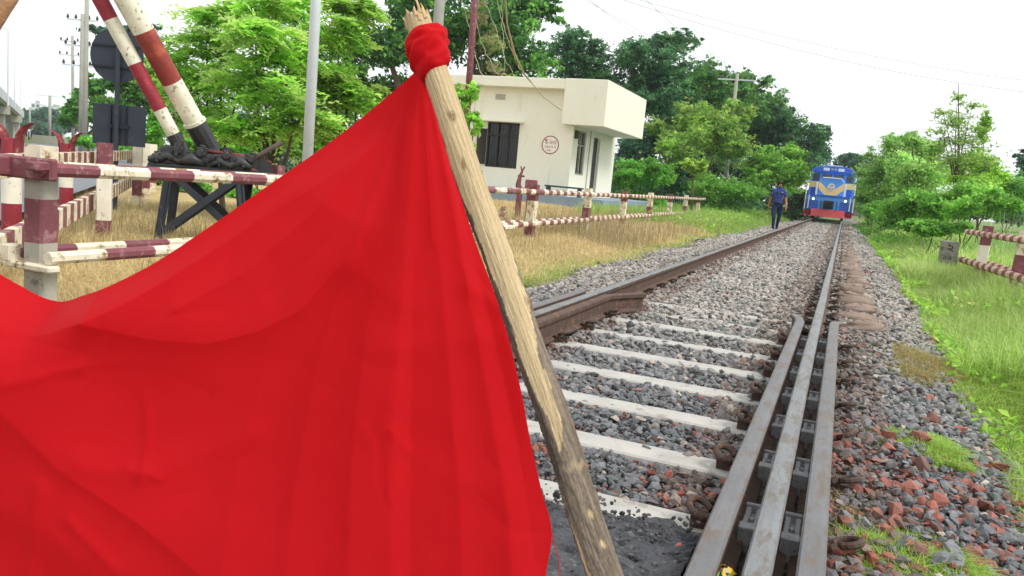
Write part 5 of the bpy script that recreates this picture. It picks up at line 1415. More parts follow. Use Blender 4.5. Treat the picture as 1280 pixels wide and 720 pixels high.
    # upper hem rolls back a little; left of the sag the sheet tips towards the sky
    roll = np.exp(-(Tt/.05)**2)*np.interp(S, [0, .25, .4, 1], [0, .2, 1, 1]); V = V-roll[..., None]*np.array(nrm)*.018
    tip = np.exp(-(Tt/.09)**2)*np.interp(S, [.70, .77, .84, 1], [0, 1, 1, 1]); V = V-tip[..., None]*np.array(nrm)*.07
    idx = np.arange(ns*nt).reshape(nt, ns)
    F = np.stack([idx[:-1,:-1], idx[:-1,1:], idx[1:,1:], idx[1:,:-1]], -1).reshape(-1, 4)
    m, nt_, out = new_mat('red_cotton'); N, Lk = nt_.nodes, nt_.links
    g_ = N.new("ShaderNodeNewGeometry")
    nz = N.new("ShaderNodeTexNoise"); nz.inputs["Scale"].default_value = 9; nz.inputs["Detail"].default_value = 5; Lk.new(g_.outputs["Position"], nz.inputs["Vector"])
    rp = N.new("ShaderNodeMix"); rp.data_type = 'RGBA'; rp.inputs["A"].default_value = (.56, .006, .014, 1); rp.inputs["B"].default_value = (.66, .010, .017, 1); Lk.new(nz.outputs["Fac"], rp.inputs["Factor"])
    n2 = N.new("ShaderNodeTexNoise"); n2.inputs["Scale"].default_value = 55; n2.inputs["Detail"].default_value = 4; Lk.new(g_.outputs["Position"], n2.inputs["Vector"])
    n3 = N.new("ShaderNodeTexWave"); n3.inputs["Scale"].default_value = 420; n3.inputs["Distortion"].default_value = 1.0; Lk.new(g_.outputs["Position"], n3.inputs["Vector"])
    ad = N.new("ShaderNodeMath"); ad.operation = 'MULTIPLY_ADD'; ad.inputs[1].default_value = .06; Lk.new(n3.outputs["Fac"], ad.inputs[0]); Lk.new(n2.outputs["Fac"], ad.inputs[2])
    bp = N.new("ShaderNodeBump"); bp.inputs["Strength"].default_value = .22; bp.inputs["Distance"].default_value = .004; Lk.new(ad.outputs[0], bp.inputs["Height"])
    pb = N.new("ShaderNodeBsdfPrincipled"); pb.inputs["Roughness"].default_value = .75; pb.inputs["Specular IOR Level"].default_value = .12; pb.inputs["Sheen Weight"].default_value = .04
    Lk.new(rp.outputs["Result"], pb.inputs["Base Color"]); Lk.new(bp.outputs[0], pb.inputs["Normal"])
    tr = N.new("ShaderNodeBsdfTranslucent"); tr.inputs["Color"].default_value = (.85, .014, .015, 1); Lk.new(bp.outputs[0], tr.inputs["Normal"])
    mx = N.new("ShaderNodeMixShader"); mx.inputs[0].default_value = .46; Lk.new(pb.outputs[0], mx.inputs[1]); Lk.new(tr.outputs[0], mx.inputs[2]); Lk.new(mx.outputs[0], out.inputs["Surface"])
    root = empty('red_flag', tuple(K), 'large red cloth hung from the wooden pole, covering the lower left', 'flag')
    sheet_ = npmesh('sheet', V, F, m, None, root, smooth=True)
    # knot: cloth wound round the pole
    c0 = PT+(-PAX)*.078; nseg, nr = 64, 40
    vs = []; 
    for i in range(nr):
        w = i/(nr-1); y_ = (.5-w)*.084
        for k in range(nseg):
            a_ = 2*math.pi*k/nseg
            tilt = .010*math.cos(a_-math.pi*.5)-.004*math.sin(a_*2)
            dg = w+.16*math.sin(a_+2.4)                       # the two turns cross at a slant
            lob = .0062*(1-abs(2*w-1)**6) + (.0052*max(0, min(1, (dg-.46)*9)) if w < .995 else 0)*(1-max(0, (w-.93)/.07)) + (.0012*math.sin(dg*23+2.6*math.sin(a_*1.5+w*3)) + .0010*math.sin(a_*4+w*17+2*math.sin(w*9)) + .0009*math.sin(a_*3-w*29))*math.sin(math.pi*w) + .0022*max(0, math.cos(a_-1.5))*math.sin(math.pi*w)
            rr = .0222+lob*1.15+.0012*math.sin(a_*5+w*9)+.004*max(0, math.cos(a_-math.pi*.55))*math.sin(math.pi*w)
            if i in (0, nr-1): rr = .0195
            p_ = c0+PAX*(-y_+tilt)+PSX*(rr*math.sin(a_))+PTOC*(rr*math.cos(a_)); vs.append(p_)
    fs = [(i*nseg+k, i*nseg+(k+1) % nseg, (i+1)*nseg+(k+1) % nseg, (i+1)*nseg+k) for i in range(nr-1) for k in range(nseg)]
    t_ = MB(); t_.add(vs, fs); t_.build('knot', m, root, smooth=True)
    tt = MB(); random.seed(6)
    tt.tube([c0+PAX*.020-PSX*.024+PTOC*.006, c0+PAX*.010-PSX*.031+PTOC*.004, c0-PAX*.004-PSX*.027-PTOC*.004], [.004, .0065, .004], 10, jit=.15)
    tt.build('loose_corner', m, root, smooth=True)
    # loose red thread at the torn edge
    th = MB(); th.tube([P(690, 668, 1.36), P(698, 700, 1.35), P(700, 740, 1.34)], .0008, 4); th.build('thread', m, root)
build_cloth()
# second stick that holds the cloth's left end, its tip just shows in the top left corner
t = MB(); tp = P(9, -3, 1.12); bt = P(-420, 640, 1.0); d = (tp-bt).normalized(); G2 = tp+d*((-.12-tp.z)/d.z)
pts = [G2.lerp(tp+d*.06, i/14)+Vector((.004*math.sin(i*1.7), .003*math.cos(i*2.1), 0)) for i in range(15)]
t.tube(pts, [.021-.0004*i for i in range(15)], 14, jit=.05); o = t.build('wooden_pole', mat('left_stick_wood', srgb('#9a7353'), .85, .2, 30, bump=.4, bscale=120), smooth=True); tag(o, 'second brown wooden pole whose tip shows in the top left corner', 'pole')
# ------------------------------------------------------------------ trees and shrubs
def leaf_quads(pos, nrm_bias, size, cols, elong=.5):
    n = len(pos)
    nv = rng.normal(size=(n, 3)); nv[:, 2] = np.abs(nv[:, 2])+nrm_bias; nv /= np.linalg.norm(nv, axis=1)[:, None]
    u = np.cross(nv, rng.normal(size=(n, 3))); u /= np.linalg.norm(u, axis=1)[:, None]; v = np.cross(nv, u)
    L = (size*rng.uniform(.45, 1.5, n))[:, None]; w = L*elong
    tip = -np.array([0, 0, .18])*L
    V = np.stack([pos-u*L*.5, pos+v*w*.5+u*L*.05, pos+u*L*.5+tip, pos-v*w*.5+u*L*.05], 1)
    F = (np.array([(0, 1, 2, 3)])[None]+4*np.arange(n)[:, None, None]).reshape(-1, 4)
    return V.reshape(-1, 3), F, np.repeat(cols[:, None], 4, 1).reshape(-1, 3)
def fronds(pos, dirs, L, leaflet, cols, pairs=7):
    """compound leaves: a drooping midrib with leaflets on both sides"""
    n = len(pos); d = dirs/np.linalg.norm(dirs, axis=1)[:, None]
    up = np.array([0, 0, 1.0])+.22*rng.normal(size=(n, 3)); sd_ = np.cross(d, up); sd_ /= np.linalg.norm(sd_, axis=1)[:, None]
    k = np.repeat(np.arange(pairs), 2); sg_ = np.tile([1., -1.], pairs); m = len(k)
    t = (k+.6)/pairs
    Ln = L[:, None]; 
    c = pos[:, None]+d[:, None]*(Ln*t)[..., None]-np.array([0, 0, 1.])*((Ln*.25)*t**2)[..., None]
    ll = (leaflet[:, None]*(1-.35*np.abs(t-.45)*2))[..., None]
    out = sd_[:, None]*sg_[None, :, None]*.95+d[:, None]*.35-np.array([0, 0, .15])
    out = out+.28*rng.normal(size=(n, m, 3))
    w = d[:, None]*ll*.36
    V = np.stack([c, c+out*ll*.5+w, c+out*ll, c+out*ll*.5-w], 2)
    N_ = n*m
    F = (np.array([(0, 1, 2, 3)])[None]+4*np.arange(N_)[:, None, None]).reshape(-1, 4)
    C = np.repeat(np.repeat(cols[:, None], m, 1)[:, :, None]*rng.uniform(.88, 1.12, (n, m, 1, 1)), 4, 2)
    return V.reshape(-1, 3), F, C.reshape(-1, 3)
def tree(name, label, cat, base, blobs, n, size, hexes, trunk=None, group=None, kind='leaf', clump=20, rough=.18, cl_r=.2, shell=.45, limbs=True, elong=.5, twigs=0, stem_name='trunk', crown_name='crown', probs=None, ragged=True):
    """blobs: (px, py, rx_px, ry_px, depth) - each becomes an ellipsoid of leaf clumps at its true distance"""
    d0 = blobs[0][4] if base is None else base[2]
    if base is None: b0 = P(blobs[0][0], 240, d0)
    else: b0 = P(base[0], base[1], base[2])
    bz = float(ground_z(b0.x, b0.y))
    root = empty(name, (b0.x, b0.y, bz), label, cat, group)
    cen = [P(b[0], b[1], b[4]) for b in blobs]; rad = [np.array([b[2], b[2]*.9, b[3]])*b[4]/FPX for b in blobs]
    if ragged:
        c2, r2_ = [], []
        for c, r in zip(cen, rad):
            c2.append(c); r2_.append(r*.72)
            for k in range(7):
                v = rng.normal(size=3); v[2] = abs(v[2])*.8-.15; v /= np.linalg.norm(v); q = rng.uniform(.30, .50)
                c2.append(c+Vector(v*r*rng.uniform(.55, .95))); r2_.append(r*q)
        lcen, lrad = c2, r2_
    else: lcen, lrad = cen, rad
    if cat in ('bush', 'shrub'):                          # leaves down to the ground
        for c, r in zip(cen, rad):
            if r[2] < 2.2: lcen = lcen+[Vector((c.x, c.y, bz+r[2]*.35))]; lrad = lrad+[r*np.array([.95, .95, .55])]
    wts = np.array([r[0]*r[2] for r in lrad]); wts = wts/wts.sum()
    VV, FF, CC = [], [], []; off = 0
    base_c = np.array([lin(h) for h in hexes])
    for c, r, w in zip(lcen, lrad, wts):
        tone = rng.uniform(.88, 1.14)
        nb = max(8, int(n*w)); nc = max(3, nb//clump)
        v = rng.normal(size=(nc, 3)); v /= np.linalg.norm(v, axis=1)[:, None]
        rr = rng.uniform(size=nc)**shell*(1+rough*rng.normal(size=nc))
        cp = np.array(c)+v*rr[:, None]*r
        cp[:, 2] = np.maximum(cp[:, 2], bz+.1)
        cid = np.repeat(np.arange(nc), clump); m = len(cid)
        ccol = base_c[rng.choice(len(hexes), nc, p=None if probs is None else np.array(probs)/sum(probs))]*rng.uniform(.68, 1.34, nc)[:, None]*tone
        cr_ = cl_r*np.mean(r)*rng.uniform(.6, 1.5, nc)
        g_ = rng.normal(size=(m, 3))*np.array([1, 1, .55])
        p = cp[cid]+g_*cr_[cid][:, None]
        p[:, 2] = np.maximum(p[:, 2], bz+.05)
        col = ccol[cid]*rng.uniform(.8, 1.2, m)[:, None]
        if kind == 'leaf':
            a, f, cc = leaf_quads(p, .5, np.full(m, size), col, elong)
        else:
            dr_ = (p-np.array(c))*np.array([1, 1, .15])+rng.normal(size=(m, 3))*np.mean(r)*.5*np.array([1, 1, .2])
            a, f, cc = fronds(p, dr_, size*rng.uniform(.7, 1.3, m), np.full(m, size*.27), col)
        VV.append(a); FF.append(f+off); CC.append(cc); off += len(a)
    npmesh(crown_name, np.concatenate(VV), np.concatenate(FF), M['leaf'], np.concatenate(CC), root)
    # trunk, limbs, twigs
    if trunk:
        random.seed(len(label)); mb = MB(); r0 = trunk[0]
        fork = trunk[1] if len(trunk) > 1 else .45
        tops = [c for c in cen]; top = sum(tops, Vector())/len(tops)
        f_ = Vector((b0.x, b0.y, bz)).lerp(top, fork)
        mid = Vector((b0.x, b0.y, bz-.2)).lerp(f_, .5)+Vector((random.uniform(-.1, .1), random.uniform(-.1, .1), 0))*(f_.z-bz)*.3
        mb.tube([(b0.x, b0.y, bz-.3), mid, f_], [r0*1.2, r0*.9, r0*.7], 9, jit=.08)
        if limbs:
            for c, r in zip(cen, rad):
                q = f_.lerp(c, .5)+Vector((random.uniform(-.2, .2), random.uniform(-.2, .2), .12))*r[0]
                e = c+Vector((0, 0, r[2]*.6)); mb.tube([f_, q, e], [r0*.55, r0*.36, r0*.08], 7, jit=.08)
                for k in range(4+twigs):
                    a = random.uniform(0, 6.28); tt = random.uniform(.3, .95); s_ = q.lerp(e, tt); dq = Vector((math.cos(a)*r[0], math.sin(a)*r[1], random.uniform(-.2, .7)*r[2]))*random.uniform(.5, .95)
                    mb.tube([s_, s_+dq*.5+Vector((0, 0, .08))*r[2], s_+dq], [r0*.2, r0*.12, r0*.03], 5)
        mb.build(stem_name, M['bark'], root)
    return root
G_LEFT = 'trees behind the hut and along the track'
DK = ['#4c7652', '#588654', '#426848', '#66925a']
MD = ['#4f8238', '#5f9440', '#3f6e34', '#74a548']
LT = ['#7fb548', '#93c454', '#6aa040', '#a5cf62']
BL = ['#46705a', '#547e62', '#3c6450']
# feathery light trees behind the barrier machine
FE = ['#9ace58', '#aeda6a', '#86ba4c', '#c0dd80']
tree('feathery_tree', 'slender feathery light green tree right behind the thicker boom', 'tree', (284, 205, 13.5), [(258, 66, 40, 30, 13.5), (300, 112, 48, 38, 13.2), (240, 122, 34, 36, 13.8), (275, 20, 42, 18, 13.6), (212, 92, 26, 24, 14.2), (285, 160, 40, 22, 13.4)], 430, .40, FE, (.055, .35), 'feathery trees behind the barrier machine', 'frond', 9, .2, .28, .6, twigs=3)
tree('feathery_tree', 'forked feathery light green tree between the barrier machine and the steel pole', 'tree', (345, 205, 12.2), [(330, 118, 48, 34, 12.2), (362, 78, 34, 26, 12.4), (318, 40, 36, 22, 12.0), (372, 150, 30, 26, 12.0), (310, 165, 38, 18, 12.2), (345, 10, 36, 14, 12.4)], 390, .40, FE, (.07, .22), 'feathery trees behind the barrier machine', 'frond', 9, .2, .28, .6, twigs=3)
tree('feathery_tree', 'feathery light green tree right of the pale steel pole', 'tree', (432, 215, 14.0), [(424, 52, 34, 34, 14.0), (446, 128, 36, 30, 14.0), (412, 100, 22, 18, 13.6), (420, 170, 40, 24, 14.4), (440, 12, 30, 14, 14.2)], 240, .40, ['#86b84a', '#9ac858', '#6fa43e', '#a8c862'], (.05, .3), 'feathery trees behind the barrier machine', 'frond', 9, .2, .28, .6, twigs=2)
# broad trees behind
tree('broad_tree', 'tall broad green tree filling the sky above the cloth knot', 'tree', (500, 235, 38), [(470, 62, 66, 50, 37), (545, 40, 66, 58, 38), (618, 52, 66, 52, 38), (655, 92, 38, 38, 37), (440, 118, 56, 38, 38), (560, -25, 120, 40, 39), (408, 60, 26, 34, 38), (660, 18, 40, 44, 38), (520, 130, 70, 40, 40), (610, 110, 40, 40, 40)], 60000, .24, ['#568a46', '#689e4a', '#4a7c42', '#7ab054', '#427040'], (.45, .35), G_LEFT, 'leaf', 24, .16, .16, .5)
tree('broad_tree', 'dark spreading rain tree behind the hut roof and box canopy', 'tree', (795, 232, 50), [(735, 92, 42, 42, 50), (790, 76, 54, 36, 50), (828, 100, 42, 40, 50), (716, 66, 34, 30, 50), (852, 52, 34, 15, 50), (800, 132, 56, 28, 50), (760, 120, 50, 40, 52), (836, 62, 34, 22, 50)], 42000, .22, ['#528058', '#5f8e5e', '#467050', '#6a9a62'], (.5, .55), G_LEFT, 'leaf', 24, .2, .15, .5)
tree('broad_tree', 'mid green rounded tree behind the utility pole', 'tree', (890, 240, 56), [(880, 122, 40, 34, 56), (852, 158, 40, 42, 55), (922, 142, 40, 42, 57), (900, 110, 36, 22, 58), (890, 170, 50, 40, 54), (940, 108, 24, 20, 58)], 36000, .22, ['#4c7f3c', '#5e9144', '#3c6b38', '#6d9f4c'], (.4, .4), G_LEFT, 'leaf', 22, .2, .16, .5)
tree('broad_tree', 'dark green tree at the right end of the left tree bank, nearest the locomotive', 'tree', (992, 250, 58), [(985, 160, 38, 26, 58), (1008, 190, 26, 36, 57), (998, 214, 34, 30, 56), (962, 178, 36, 38, 58), (1026, 172, 12, 16, 58), (1020, 205, 18, 28, 60), (975, 140, 20, 12, 58)], 30000, .22, DK, (.4, .4), G_LEFT, 'leaf', 22, .22, .17, .5)
tree('broad_tree', 'full mid green crown between the dark rain tree and the utility pole', 'tree', (862, 240, 60), [(862, 120, 34, 34, 60), (872, 95, 26, 22, 60), (845, 140, 30, 34, 60), (905, 128, 30, 26, 61), (945, 128, 30, 24, 61), (965, 135, 22, 22, 61), (930, 165, 44, 34, 60), (880, 175, 50, 40, 60)], 34000, .22, ['#5a8a48', '#6b9c50', '#4a7a44', '#79aa58'], (.4, .4), G_LEFT, 'leaf', 22, .2, .16, .5)
tree('leafy_tree', 'yellowish light green slender tree below the utility pole', 'tree', (890, 245, 44), [(880, 165, 34, 30, 44), (905, 185, 36, 34, 44), (850, 190, 34, 28, 43), (915, 150, 22, 26, 45), (868, 140, 22, 18, 45), (830, 165, 24, 20, 46)], 22000, .17, ['#86b04a', '#98bc5a', '#6f9c46', '#a2b868'], (.12, .4), G_LEFT, 'leaf', 18, .32, .2, .6, twigs=2)
tree('leafy_tree', 'bright rounded light green tree above the policeman, left of the locomotive', 'tree', (968, 255, 46), [(965, 212, 30, 32, 46), (985, 225, 26, 26, 45), (950, 232, 24, 20, 45), (992, 195, 20, 18, 47)], 12000, .22, ['#7cae48', '#8fbe54', '#689a3e'], (.14, .4), G_LEFT, 'leaf', 18, .2, .2, .5)
BU = 'bushes along the left tree bank'
tree('bush', 'dense mid green bush behind the far end of the barred fence', 'bush', None, [(905, 236, 34, 17, 41), (935, 242, 26, 14, 41), (880, 240, 24, 16, 40)], 16000, .15, ['#6da342', '#82b44e', '#58903a'], (.05, .2), BU, 'leaf', 24, .26, .28, .5)
tree('bush', 'light green shrub right of the hut wall', 'bush', None, [(800, 215, 24, 24, 38), (780, 228, 18, 16, 37), (822, 222, 24, 20, 37)], 15000, .14, ['#6fae46', '#84c052', '#579238'], (.05, .2), BU, 'leaf', 24, .28, .28, .5)
tree('sapling', 'small yellow green sapling with thin stem above the fence end', 'tree', (868, 246, 34), [(872, 212, 14, 13, 34), (860, 205, 9, 8, 34)], 1500, .17, ['#9cbf4e', '#b2cc62', '#86ac44'], (.05, .7), None, 'leaf', 12, .2, .3, .6)
tree('bush', 'bluish green bush low between hut and yellow sapling', 'bush', None, [(838, 222, 26, 24, 44), (790, 195, 26, 26, 46), (815, 180, 30, 24, 47)], 12000, .2, BL+['#5a8a50'], (.06, .2), BU, 'leaf', 18, .2, .2, .5)
tree('bush', 'shady thicket right behind the hut wall corner', 'bush', None, [(790, 238, 26, 14, 50), (812, 232, 30, 18, 49), (838, 240, 24, 14, 48)], 13000, .19, DK, (.06, .2), BU, 'leaf', 20, .2, .22, .5)
tree('bush', 'leafy thicket behind the far fence posts, left of the yellow sapling', 'bush', None, [(846, 236, 26, 16, 46), (872, 242, 26, 14, 46), (900, 236, 28, 20, 47)], 13000, .18, ['#5a9440', '#6da84c', '#4a8038'], (.06, .2), BU, 'leaf', 20, .2, .22, .5)
tree('bush', 'dark green thicket filling the gap below the light trees', 'bush', None, [(925, 212, 44, 30, 52), (975, 246, 40, 16, 54), (865, 215, 40, 26, 52), (1000, 250, 22, 16, 58)], 22000, .22, DK, (.08, .2), BU, 'leaf', 20, .2, .18, .5)
tree('bush', 'yellow green leafy branch in front of the left end of the hut', 'bush', (590, 262, 17), [(588, 120, 13, 24, 17), (592, 158, 13, 30, 17), (575, 140, 14, 40, 17), (584, 190, 12, 18, 17)], 2400, .11, ['#94cc4e', '#a8d860', '#7cb53e'], (.03, .4), None, 'leaf', 12, .2, .22, .6)
# vines hanging in the broad tree
tree('vine_tangle', 'tangle of dry pale vines hanging in front of the broad tree', 'vines', (612, 96, 33), [(598, 20, 10, 24, 33), (612, 60, 14, 26, 33), (622, 88, 14, 14, 33)], 1500, .16, ['#a3a072', '#8f8a62', '#7f9a56'], (.03, .5), None, 'leaf', 14, .3, .3, .7, twigs=8, stem_name='vine', crown_name='foliage', elong=.25)
vt = [o for o in COL.objects if o.name.startswith('vine_tangle')][0]
for (x0, y0, x1, y1, x2, y2) in ((604, -10, 618, 40, 640, 92), (618, -10, 632, 50, 652, 90), (590, -10, 596, 50, 622, 94), (575, -10, 590, 60, 604, 96), (626, -10, 628, 40, 630, 88)):
    a_, b_, c_ = P(x0, y0, 32.6), P(x1, y1, 32.6), P(x2, y2, 32.6); t = MB()
    pts = [a_*(1-u)**2+b_*2*u*(1-u)+c_*u*u+Vector((random.uniform(-.06, .06), 0, random.uniform(-.05, .05))) for u in [i/14 for i in range(15)]]
    t.tube(pts, .013, 5, jit=.3); t.build('vine', mat('pale_vine', srgb('#9c9a78'), .9, .2, 10), vt)
# left background
LB = 'trees and shrubs along the road'
tree('bank_tree', 'dark tree in the background between the feathery trees and the steel pole', 'tree', (378, 200, 46), [(384, 60, 22, 40, 46), (384, 110, 26, 40, 46), (400, 150, 40, 34, 46), (366, 22, 14, 18, 46)], 14000, .24, DK, (.3, .4), LB, 'leaf', 20, .2, .18, .5)
tree('bank_tree', 'low bluish dark thicket far behind the feathery trees', 'bush', (300, 200, 52), [(300, 160, 42, 20, 52), (250, 150, 34, 30, 54), (340, 168, 40, 20, 50), (210, 140, 24, 34, 56)], 14000, .26, BL, (.2, .3), LB, 'leaf', 20, .2, .2, .5)
tree('bank_tree', 'bright tree beside the concrete poles left of the dark sign', 'tree', (108, 178, 46), [(95, 135, 14, 24, 48), (118, 112, 16, 20, 46), (128, 150, 18, 22, 46), (84, 150, 12, 16, 50)], 9000, .24, ['#5f9a44', '#74ad50', '#4c8540'], (.2, .4), LB, 'leaf', 18, .2, .2, .5)
tree('bank_tree', 'flat topped distant tree whose crown shows above the round sign', 'tree', (150, 170, 64), [(122, 38, 16, 7, 64), (150, 40, 24, 8, 64), (185, 34, 16, 6, 64), (170, 55, 30, 14, 66)], 7000, .28, BL, (.25, .85), LB, 'leaf', 16, .25, .25, .5)
tree('bank_tree', 'mid green tree behind the dark sign', 'tree', (165, 178, 40), [(165, 110, 26, 30, 40), (150, 140, 30, 26, 40), (190, 125, 20, 32, 41)], 11000, .22, MD, (.2, .4), LB, 'leaf', 18, .2, .2, .5)
for i, (bl, lb) in enumerate([([(112, 178, 22, 9, 27), (140, 182, 22, 9, 25)], 'low roadside shrub left of the dark square plate'), ([(195, 160, 16, 22, 22), (180, 178, 20, 14, 22)], 'leafy shrub between the dark sign and the slimmer boom'), ([(235, 178, 22, 16, 20), (255, 186, 20, 12, 20)], 'low bright shrub behind the barrier machine and booms'), ([(325, 185, 24, 16, 19), (300, 190, 20, 12, 19)], 'low bright shrub behind the rusty lever of the barrier machine'), ([(368, 185, 22, 20, 20), (398, 180, 20, 22, 20)], 'bright shrub at the foot of the pale steel pole')]):
    tree('roadside_shrub', lb, 'shrub', None, bl, 4200, .13, ['#6fb044', '#84c254', '#5a9a3a'], (.03, .2), LB, 'leaf', 14, .2, .24, .5)
# far tree lines (one mass each)
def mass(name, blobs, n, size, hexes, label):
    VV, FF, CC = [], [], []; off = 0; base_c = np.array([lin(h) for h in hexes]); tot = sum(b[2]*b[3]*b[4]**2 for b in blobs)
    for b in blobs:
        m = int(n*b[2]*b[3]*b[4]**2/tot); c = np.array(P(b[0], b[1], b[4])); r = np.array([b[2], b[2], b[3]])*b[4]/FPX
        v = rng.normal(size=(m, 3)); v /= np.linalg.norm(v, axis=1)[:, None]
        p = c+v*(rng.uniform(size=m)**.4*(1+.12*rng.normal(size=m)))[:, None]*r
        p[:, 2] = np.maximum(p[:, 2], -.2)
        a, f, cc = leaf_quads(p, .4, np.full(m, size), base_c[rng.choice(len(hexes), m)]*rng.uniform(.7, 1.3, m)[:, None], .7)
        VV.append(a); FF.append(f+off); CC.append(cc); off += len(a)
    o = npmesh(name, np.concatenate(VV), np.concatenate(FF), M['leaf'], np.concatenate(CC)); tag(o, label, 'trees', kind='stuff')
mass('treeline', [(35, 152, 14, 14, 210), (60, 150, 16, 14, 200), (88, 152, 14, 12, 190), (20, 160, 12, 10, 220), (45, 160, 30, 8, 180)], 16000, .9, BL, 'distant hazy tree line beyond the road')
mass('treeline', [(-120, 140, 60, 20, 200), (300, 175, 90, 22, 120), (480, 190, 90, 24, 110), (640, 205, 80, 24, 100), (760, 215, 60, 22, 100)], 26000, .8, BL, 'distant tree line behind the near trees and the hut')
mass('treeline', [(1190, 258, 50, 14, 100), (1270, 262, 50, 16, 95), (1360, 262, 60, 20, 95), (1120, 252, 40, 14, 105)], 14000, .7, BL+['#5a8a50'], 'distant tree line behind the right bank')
# right bank
RB = 'bushes and trees on the right bank'
tree('rain_tree', 'far domed tree crown behind the locomotive roof', 'tree', (1068, 255, 120), [(1068, 203, 22, 9, 120), (1090, 208, 16, 10, 120), (1050, 209, 10, 7, 120), (1075, 220, 26, 16, 120)], 12000, .5, ['#3f6e4a', '#4a7a54', '#356042'], (.8, .4), RB, 'leaf', 18, .1, .2, .4)
tree('leafy_tree', 'light green leafy tree close to the right side of the locomotive', 'tree', (1108, 270, 42), [(1110, 200, 26, 30, 42), (1130, 180, 22, 16, 42), (1092, 222, 22, 26, 43), (1135, 215, 30, 32, 40), (1112, 240, 34, 24, 42)], 34000, .125, ['#8cbc5e', '#a0cc70', '#76a850', '#b4d688'], (.10, .3), RB, 'leaf', 16, .3, .22, .6, twigs=2)
tree('leafy_tree', 'light green leafy tree left of the thin bare topped tree', 'tree', (1160, 275, 34), [(1158, 188, 22, 18, 34), (1172, 215, 28, 26, 34), (1150, 230, 30, 28, 33), (1138, 178, 14, 10, 34)], 26000, .11, ['#94c25e', '#a8d072', '#7cac50', '#b8d888'], (.07, .3), RB, 'leaf', 16, .32, .22, .6, twigs=2)
tree('thin_tree', 'tall thin sparsely leaved tree with pointed top on the right bank', 'tree', (1192, 282, 26), [(1196, 152, 30, 12, 26), (1178, 140, 16, 5, 26), (1216, 132, 16, 6, 26), (1205, 176, 36, 10, 26), (1176, 164, 20, 5, 26), (1222, 160, 16, 5, 26), (1190, 200, 38, 13, 26), (1222, 198, 26, 9, 26), (1196, 122, 10, 9, 26), (1240, 204, 14, 4, 26)], 3600, .115, ['#86ad4e', '#9abd5c', '#74994a', '#a3b86e'], (.045, .5), RB, 'leaf', 6, .3, .16, .7, twigs=2, elong=.35, ragged=False)
c = P(1192, 272, 26); c2 = P(1198, 104, 26); t = MB(); t.tube([c, c.lerp(c2, .5)+Vector((.08, 0, 0)), c2], [.05, .035, .008], 6)
for k in range(9):
    p_ = c.lerp(c2, .45+.055*k); a = 1 if k % 2 else -1; ln = (1.0-.09*k)*random.uniform(.8, 1.2); t.tube([p_, p_+Vector((a*ln*.5, random.uniform(-.2, .2), .10)), p_+Vector((a*ln, random.uniform(-.3, .3), .12))], [.016, .010, .003], 5)
root = [o for o in COL.objects if o.name.startswith('thin_tree') and o.type == 'EMPTY'][-1]; t.build('trunk', M['bark'], root)
tree('leafy_tree', 'bright yellow green slender tree just right of the thin pointed tree', 'tree', (1226, 282, 27), [(1228, 165, 8, 32, 27), (1216, 205, 20, 22, 27), (1238, 215, 22, 18, 27), (1222, 232, 30, 18, 26)], 9000, .11, ['#9cc84e', '#b0d762', '#86b544'], (.05, .4), RB, 'leaf', 12, .25, .24, .6)
for bl, hx, lb, n_ in (([(1150, 258, 34, 22, 24), (1120, 262, 26, 16, 27), (1178, 262, 26, 20, 23)], ['#74ac46', '#8abf56', '#5d963c'], 'wide mid green bush in front of the right bank trees', 15000),
    ([(1212, 250, 30, 24, 22), (1240, 256, 26, 20, 21), (1195, 262, 22, 16, 21)], ['#82ba4c', '#98cb60', '#6aa242'], 'leafy bush behind the marker stone and fence post', 12000),
    ([(1092, 268, 14, 12, 34), (1112, 275, 22, 14, 29), (1135, 278, 22, 12, 27)], ['#7cb450', '#92c662', '#649c40'], 'loose leafy bush between the wide bush and the locomotive', 9000),
    ([(1090, 252, 18, 16, 44), (1082, 262, 14, 8, 40), (1104, 262, 20, 12, 36)], ['#6ea446', '#82b656', '#58903e'], 'low bush beside the rails right of the locomotive', 9000),
    ([(1262, 240, 22, 22, 30), (1290, 236, 24, 26, 30), (1250, 225, 16, 12, 32)], ['#82b858', '#98c96c', '#6aa24c'], 'bush at the right picture edge behind the fence', 9000),
    ([(1168, 288, 22, 9, 19), (1142, 282, 18, 8, 22), (1198, 284, 14, 8, 19)], ['#6aa23e', '#80b64c', '#548a36'], 'low dense bush left of the marker stone', 9000)):
    tree('bush', lb, 'bush', None, bl, int(n_*1.9), .095, hx, (.04, .2), RB, 'leaf', 26, .3, .30, .5)
tree('rain_tree', 'dark distant tree at the right picture edge', 'tree', (1300, 270, 70), [(1290, 222, 26, 30, 70), (1330, 210, 40, 40, 72), (1265, 240, 26, 16, 70), (1284, 200, 14, 14, 70)], 12000, .34, BL, (.4, .4), RB, 'leaf', 18, .15, .2, .5)
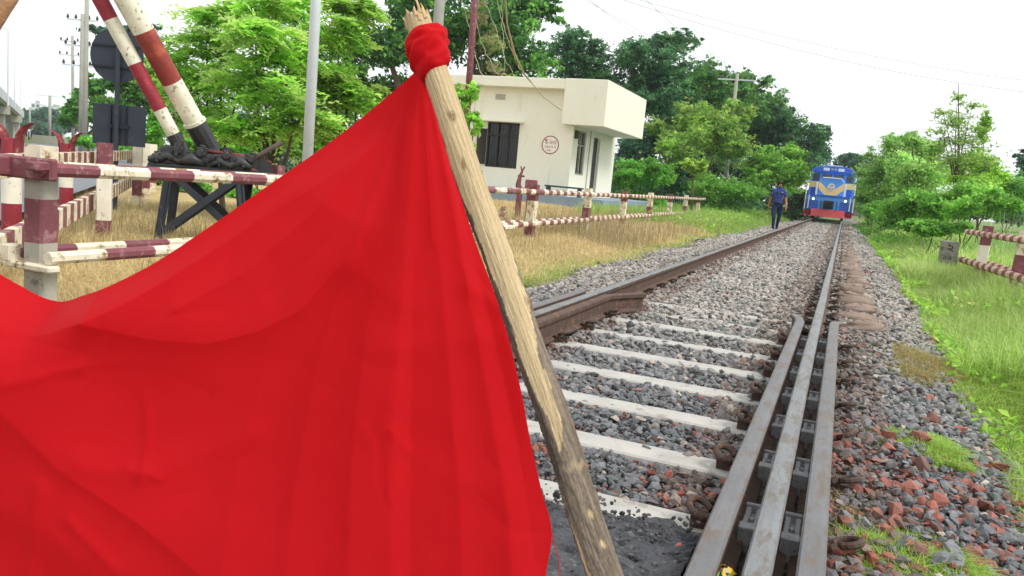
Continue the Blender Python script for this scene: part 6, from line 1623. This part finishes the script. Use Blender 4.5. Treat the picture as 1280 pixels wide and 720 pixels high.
# tall reeds on the right bank
n = 2600; ch = []
base = [gz(px, py, -.33) for px, py in ((1215, 305), (1250, 303), (1285, 305), (1235, 315), (1265, 318))]
x = np.concatenate([rng.normal(b.x, 1.0, n//5) for b in base]); y = np.concatenate([rng.normal(min(b.y, 24), 1.2, n//5) for b in base]); k = x > 2.9; x, y = x[k], y[k]
ch.append(blades(x, y, ground_z(x, y), rng.uniform(.7, 1.7, len(x)), np.full(len(x), .016), palette(len(x), ['#a5c585', '#b5d098', '#8fb56e'], [3, 2, 2]), .22, .5))
grass_obj('reeds', ch, 'pale tall reeds behind the fence at the right', 'reeds')
# leafy weeds creeping along the right edge of the stones and by the left fence
VV, FF, CC = [], [], []; off = 0
for (m, fx0) in ((5200, 'r'), (7000, 'b'), (1500, 'l')):
    if fx0 == 'r':
        y = rng.uniform(4.5, 30, m); x = right_edge(y)+np.abs(rng.normal(size=m))*.22-.03; z = ground_z(x, y)+rng.uniform(.02, .16, m); hx = ['#9ac84e', '#b2d862', '#84b444']; s_ = .045+.0022*y
    elif fx0 == 'b':
        y = 4+26*rng.uniform(size=m)**1.3; x = right_edge(y)+.25+rng.uniform(size=m)*(.35+.2*y); z = ground_z(x, y)+rng.uniform(.03, .30, m)*np.interp(y, [4, 9], [.5, 1.2]); hx = ['#86b44a', '#a2cc5c', '#6f9c3e', '#c2c878']; s_ = .03+.0028*y
    else:
        y = rng.uniform(22, 40, m); x = -3.4-np.abs(rng.normal(size=m))*.9; z = ground_z(x, y)+rng.uniform(.05, .5, m); hx = ['#86b24c', '#9cc45c']; s_ = np.full(m, .10)
    kk = cluster_noise(x, y, 2.0, 11) > (-.1 if fx0 != 'b' else .12); x, y, z, s_ = x[kk], y[kk], z[kk], s_[kk]
    a, f, c = leaf_quads(np.stack([x, y, z], -1), .9, s_, palette(len(x), hx, [1]*len(hx)), .6); VV.append(a); FF.append(f+off); CC.append(c); off += len(a)
o = npmesh('weeds', np.concatenate(VV), np.concatenate(FF), M['leaf'], np.concatenate(CC)); tag(o, 'bright creeping weeds along the edge of the stones', 'weeds', kind='stuff')
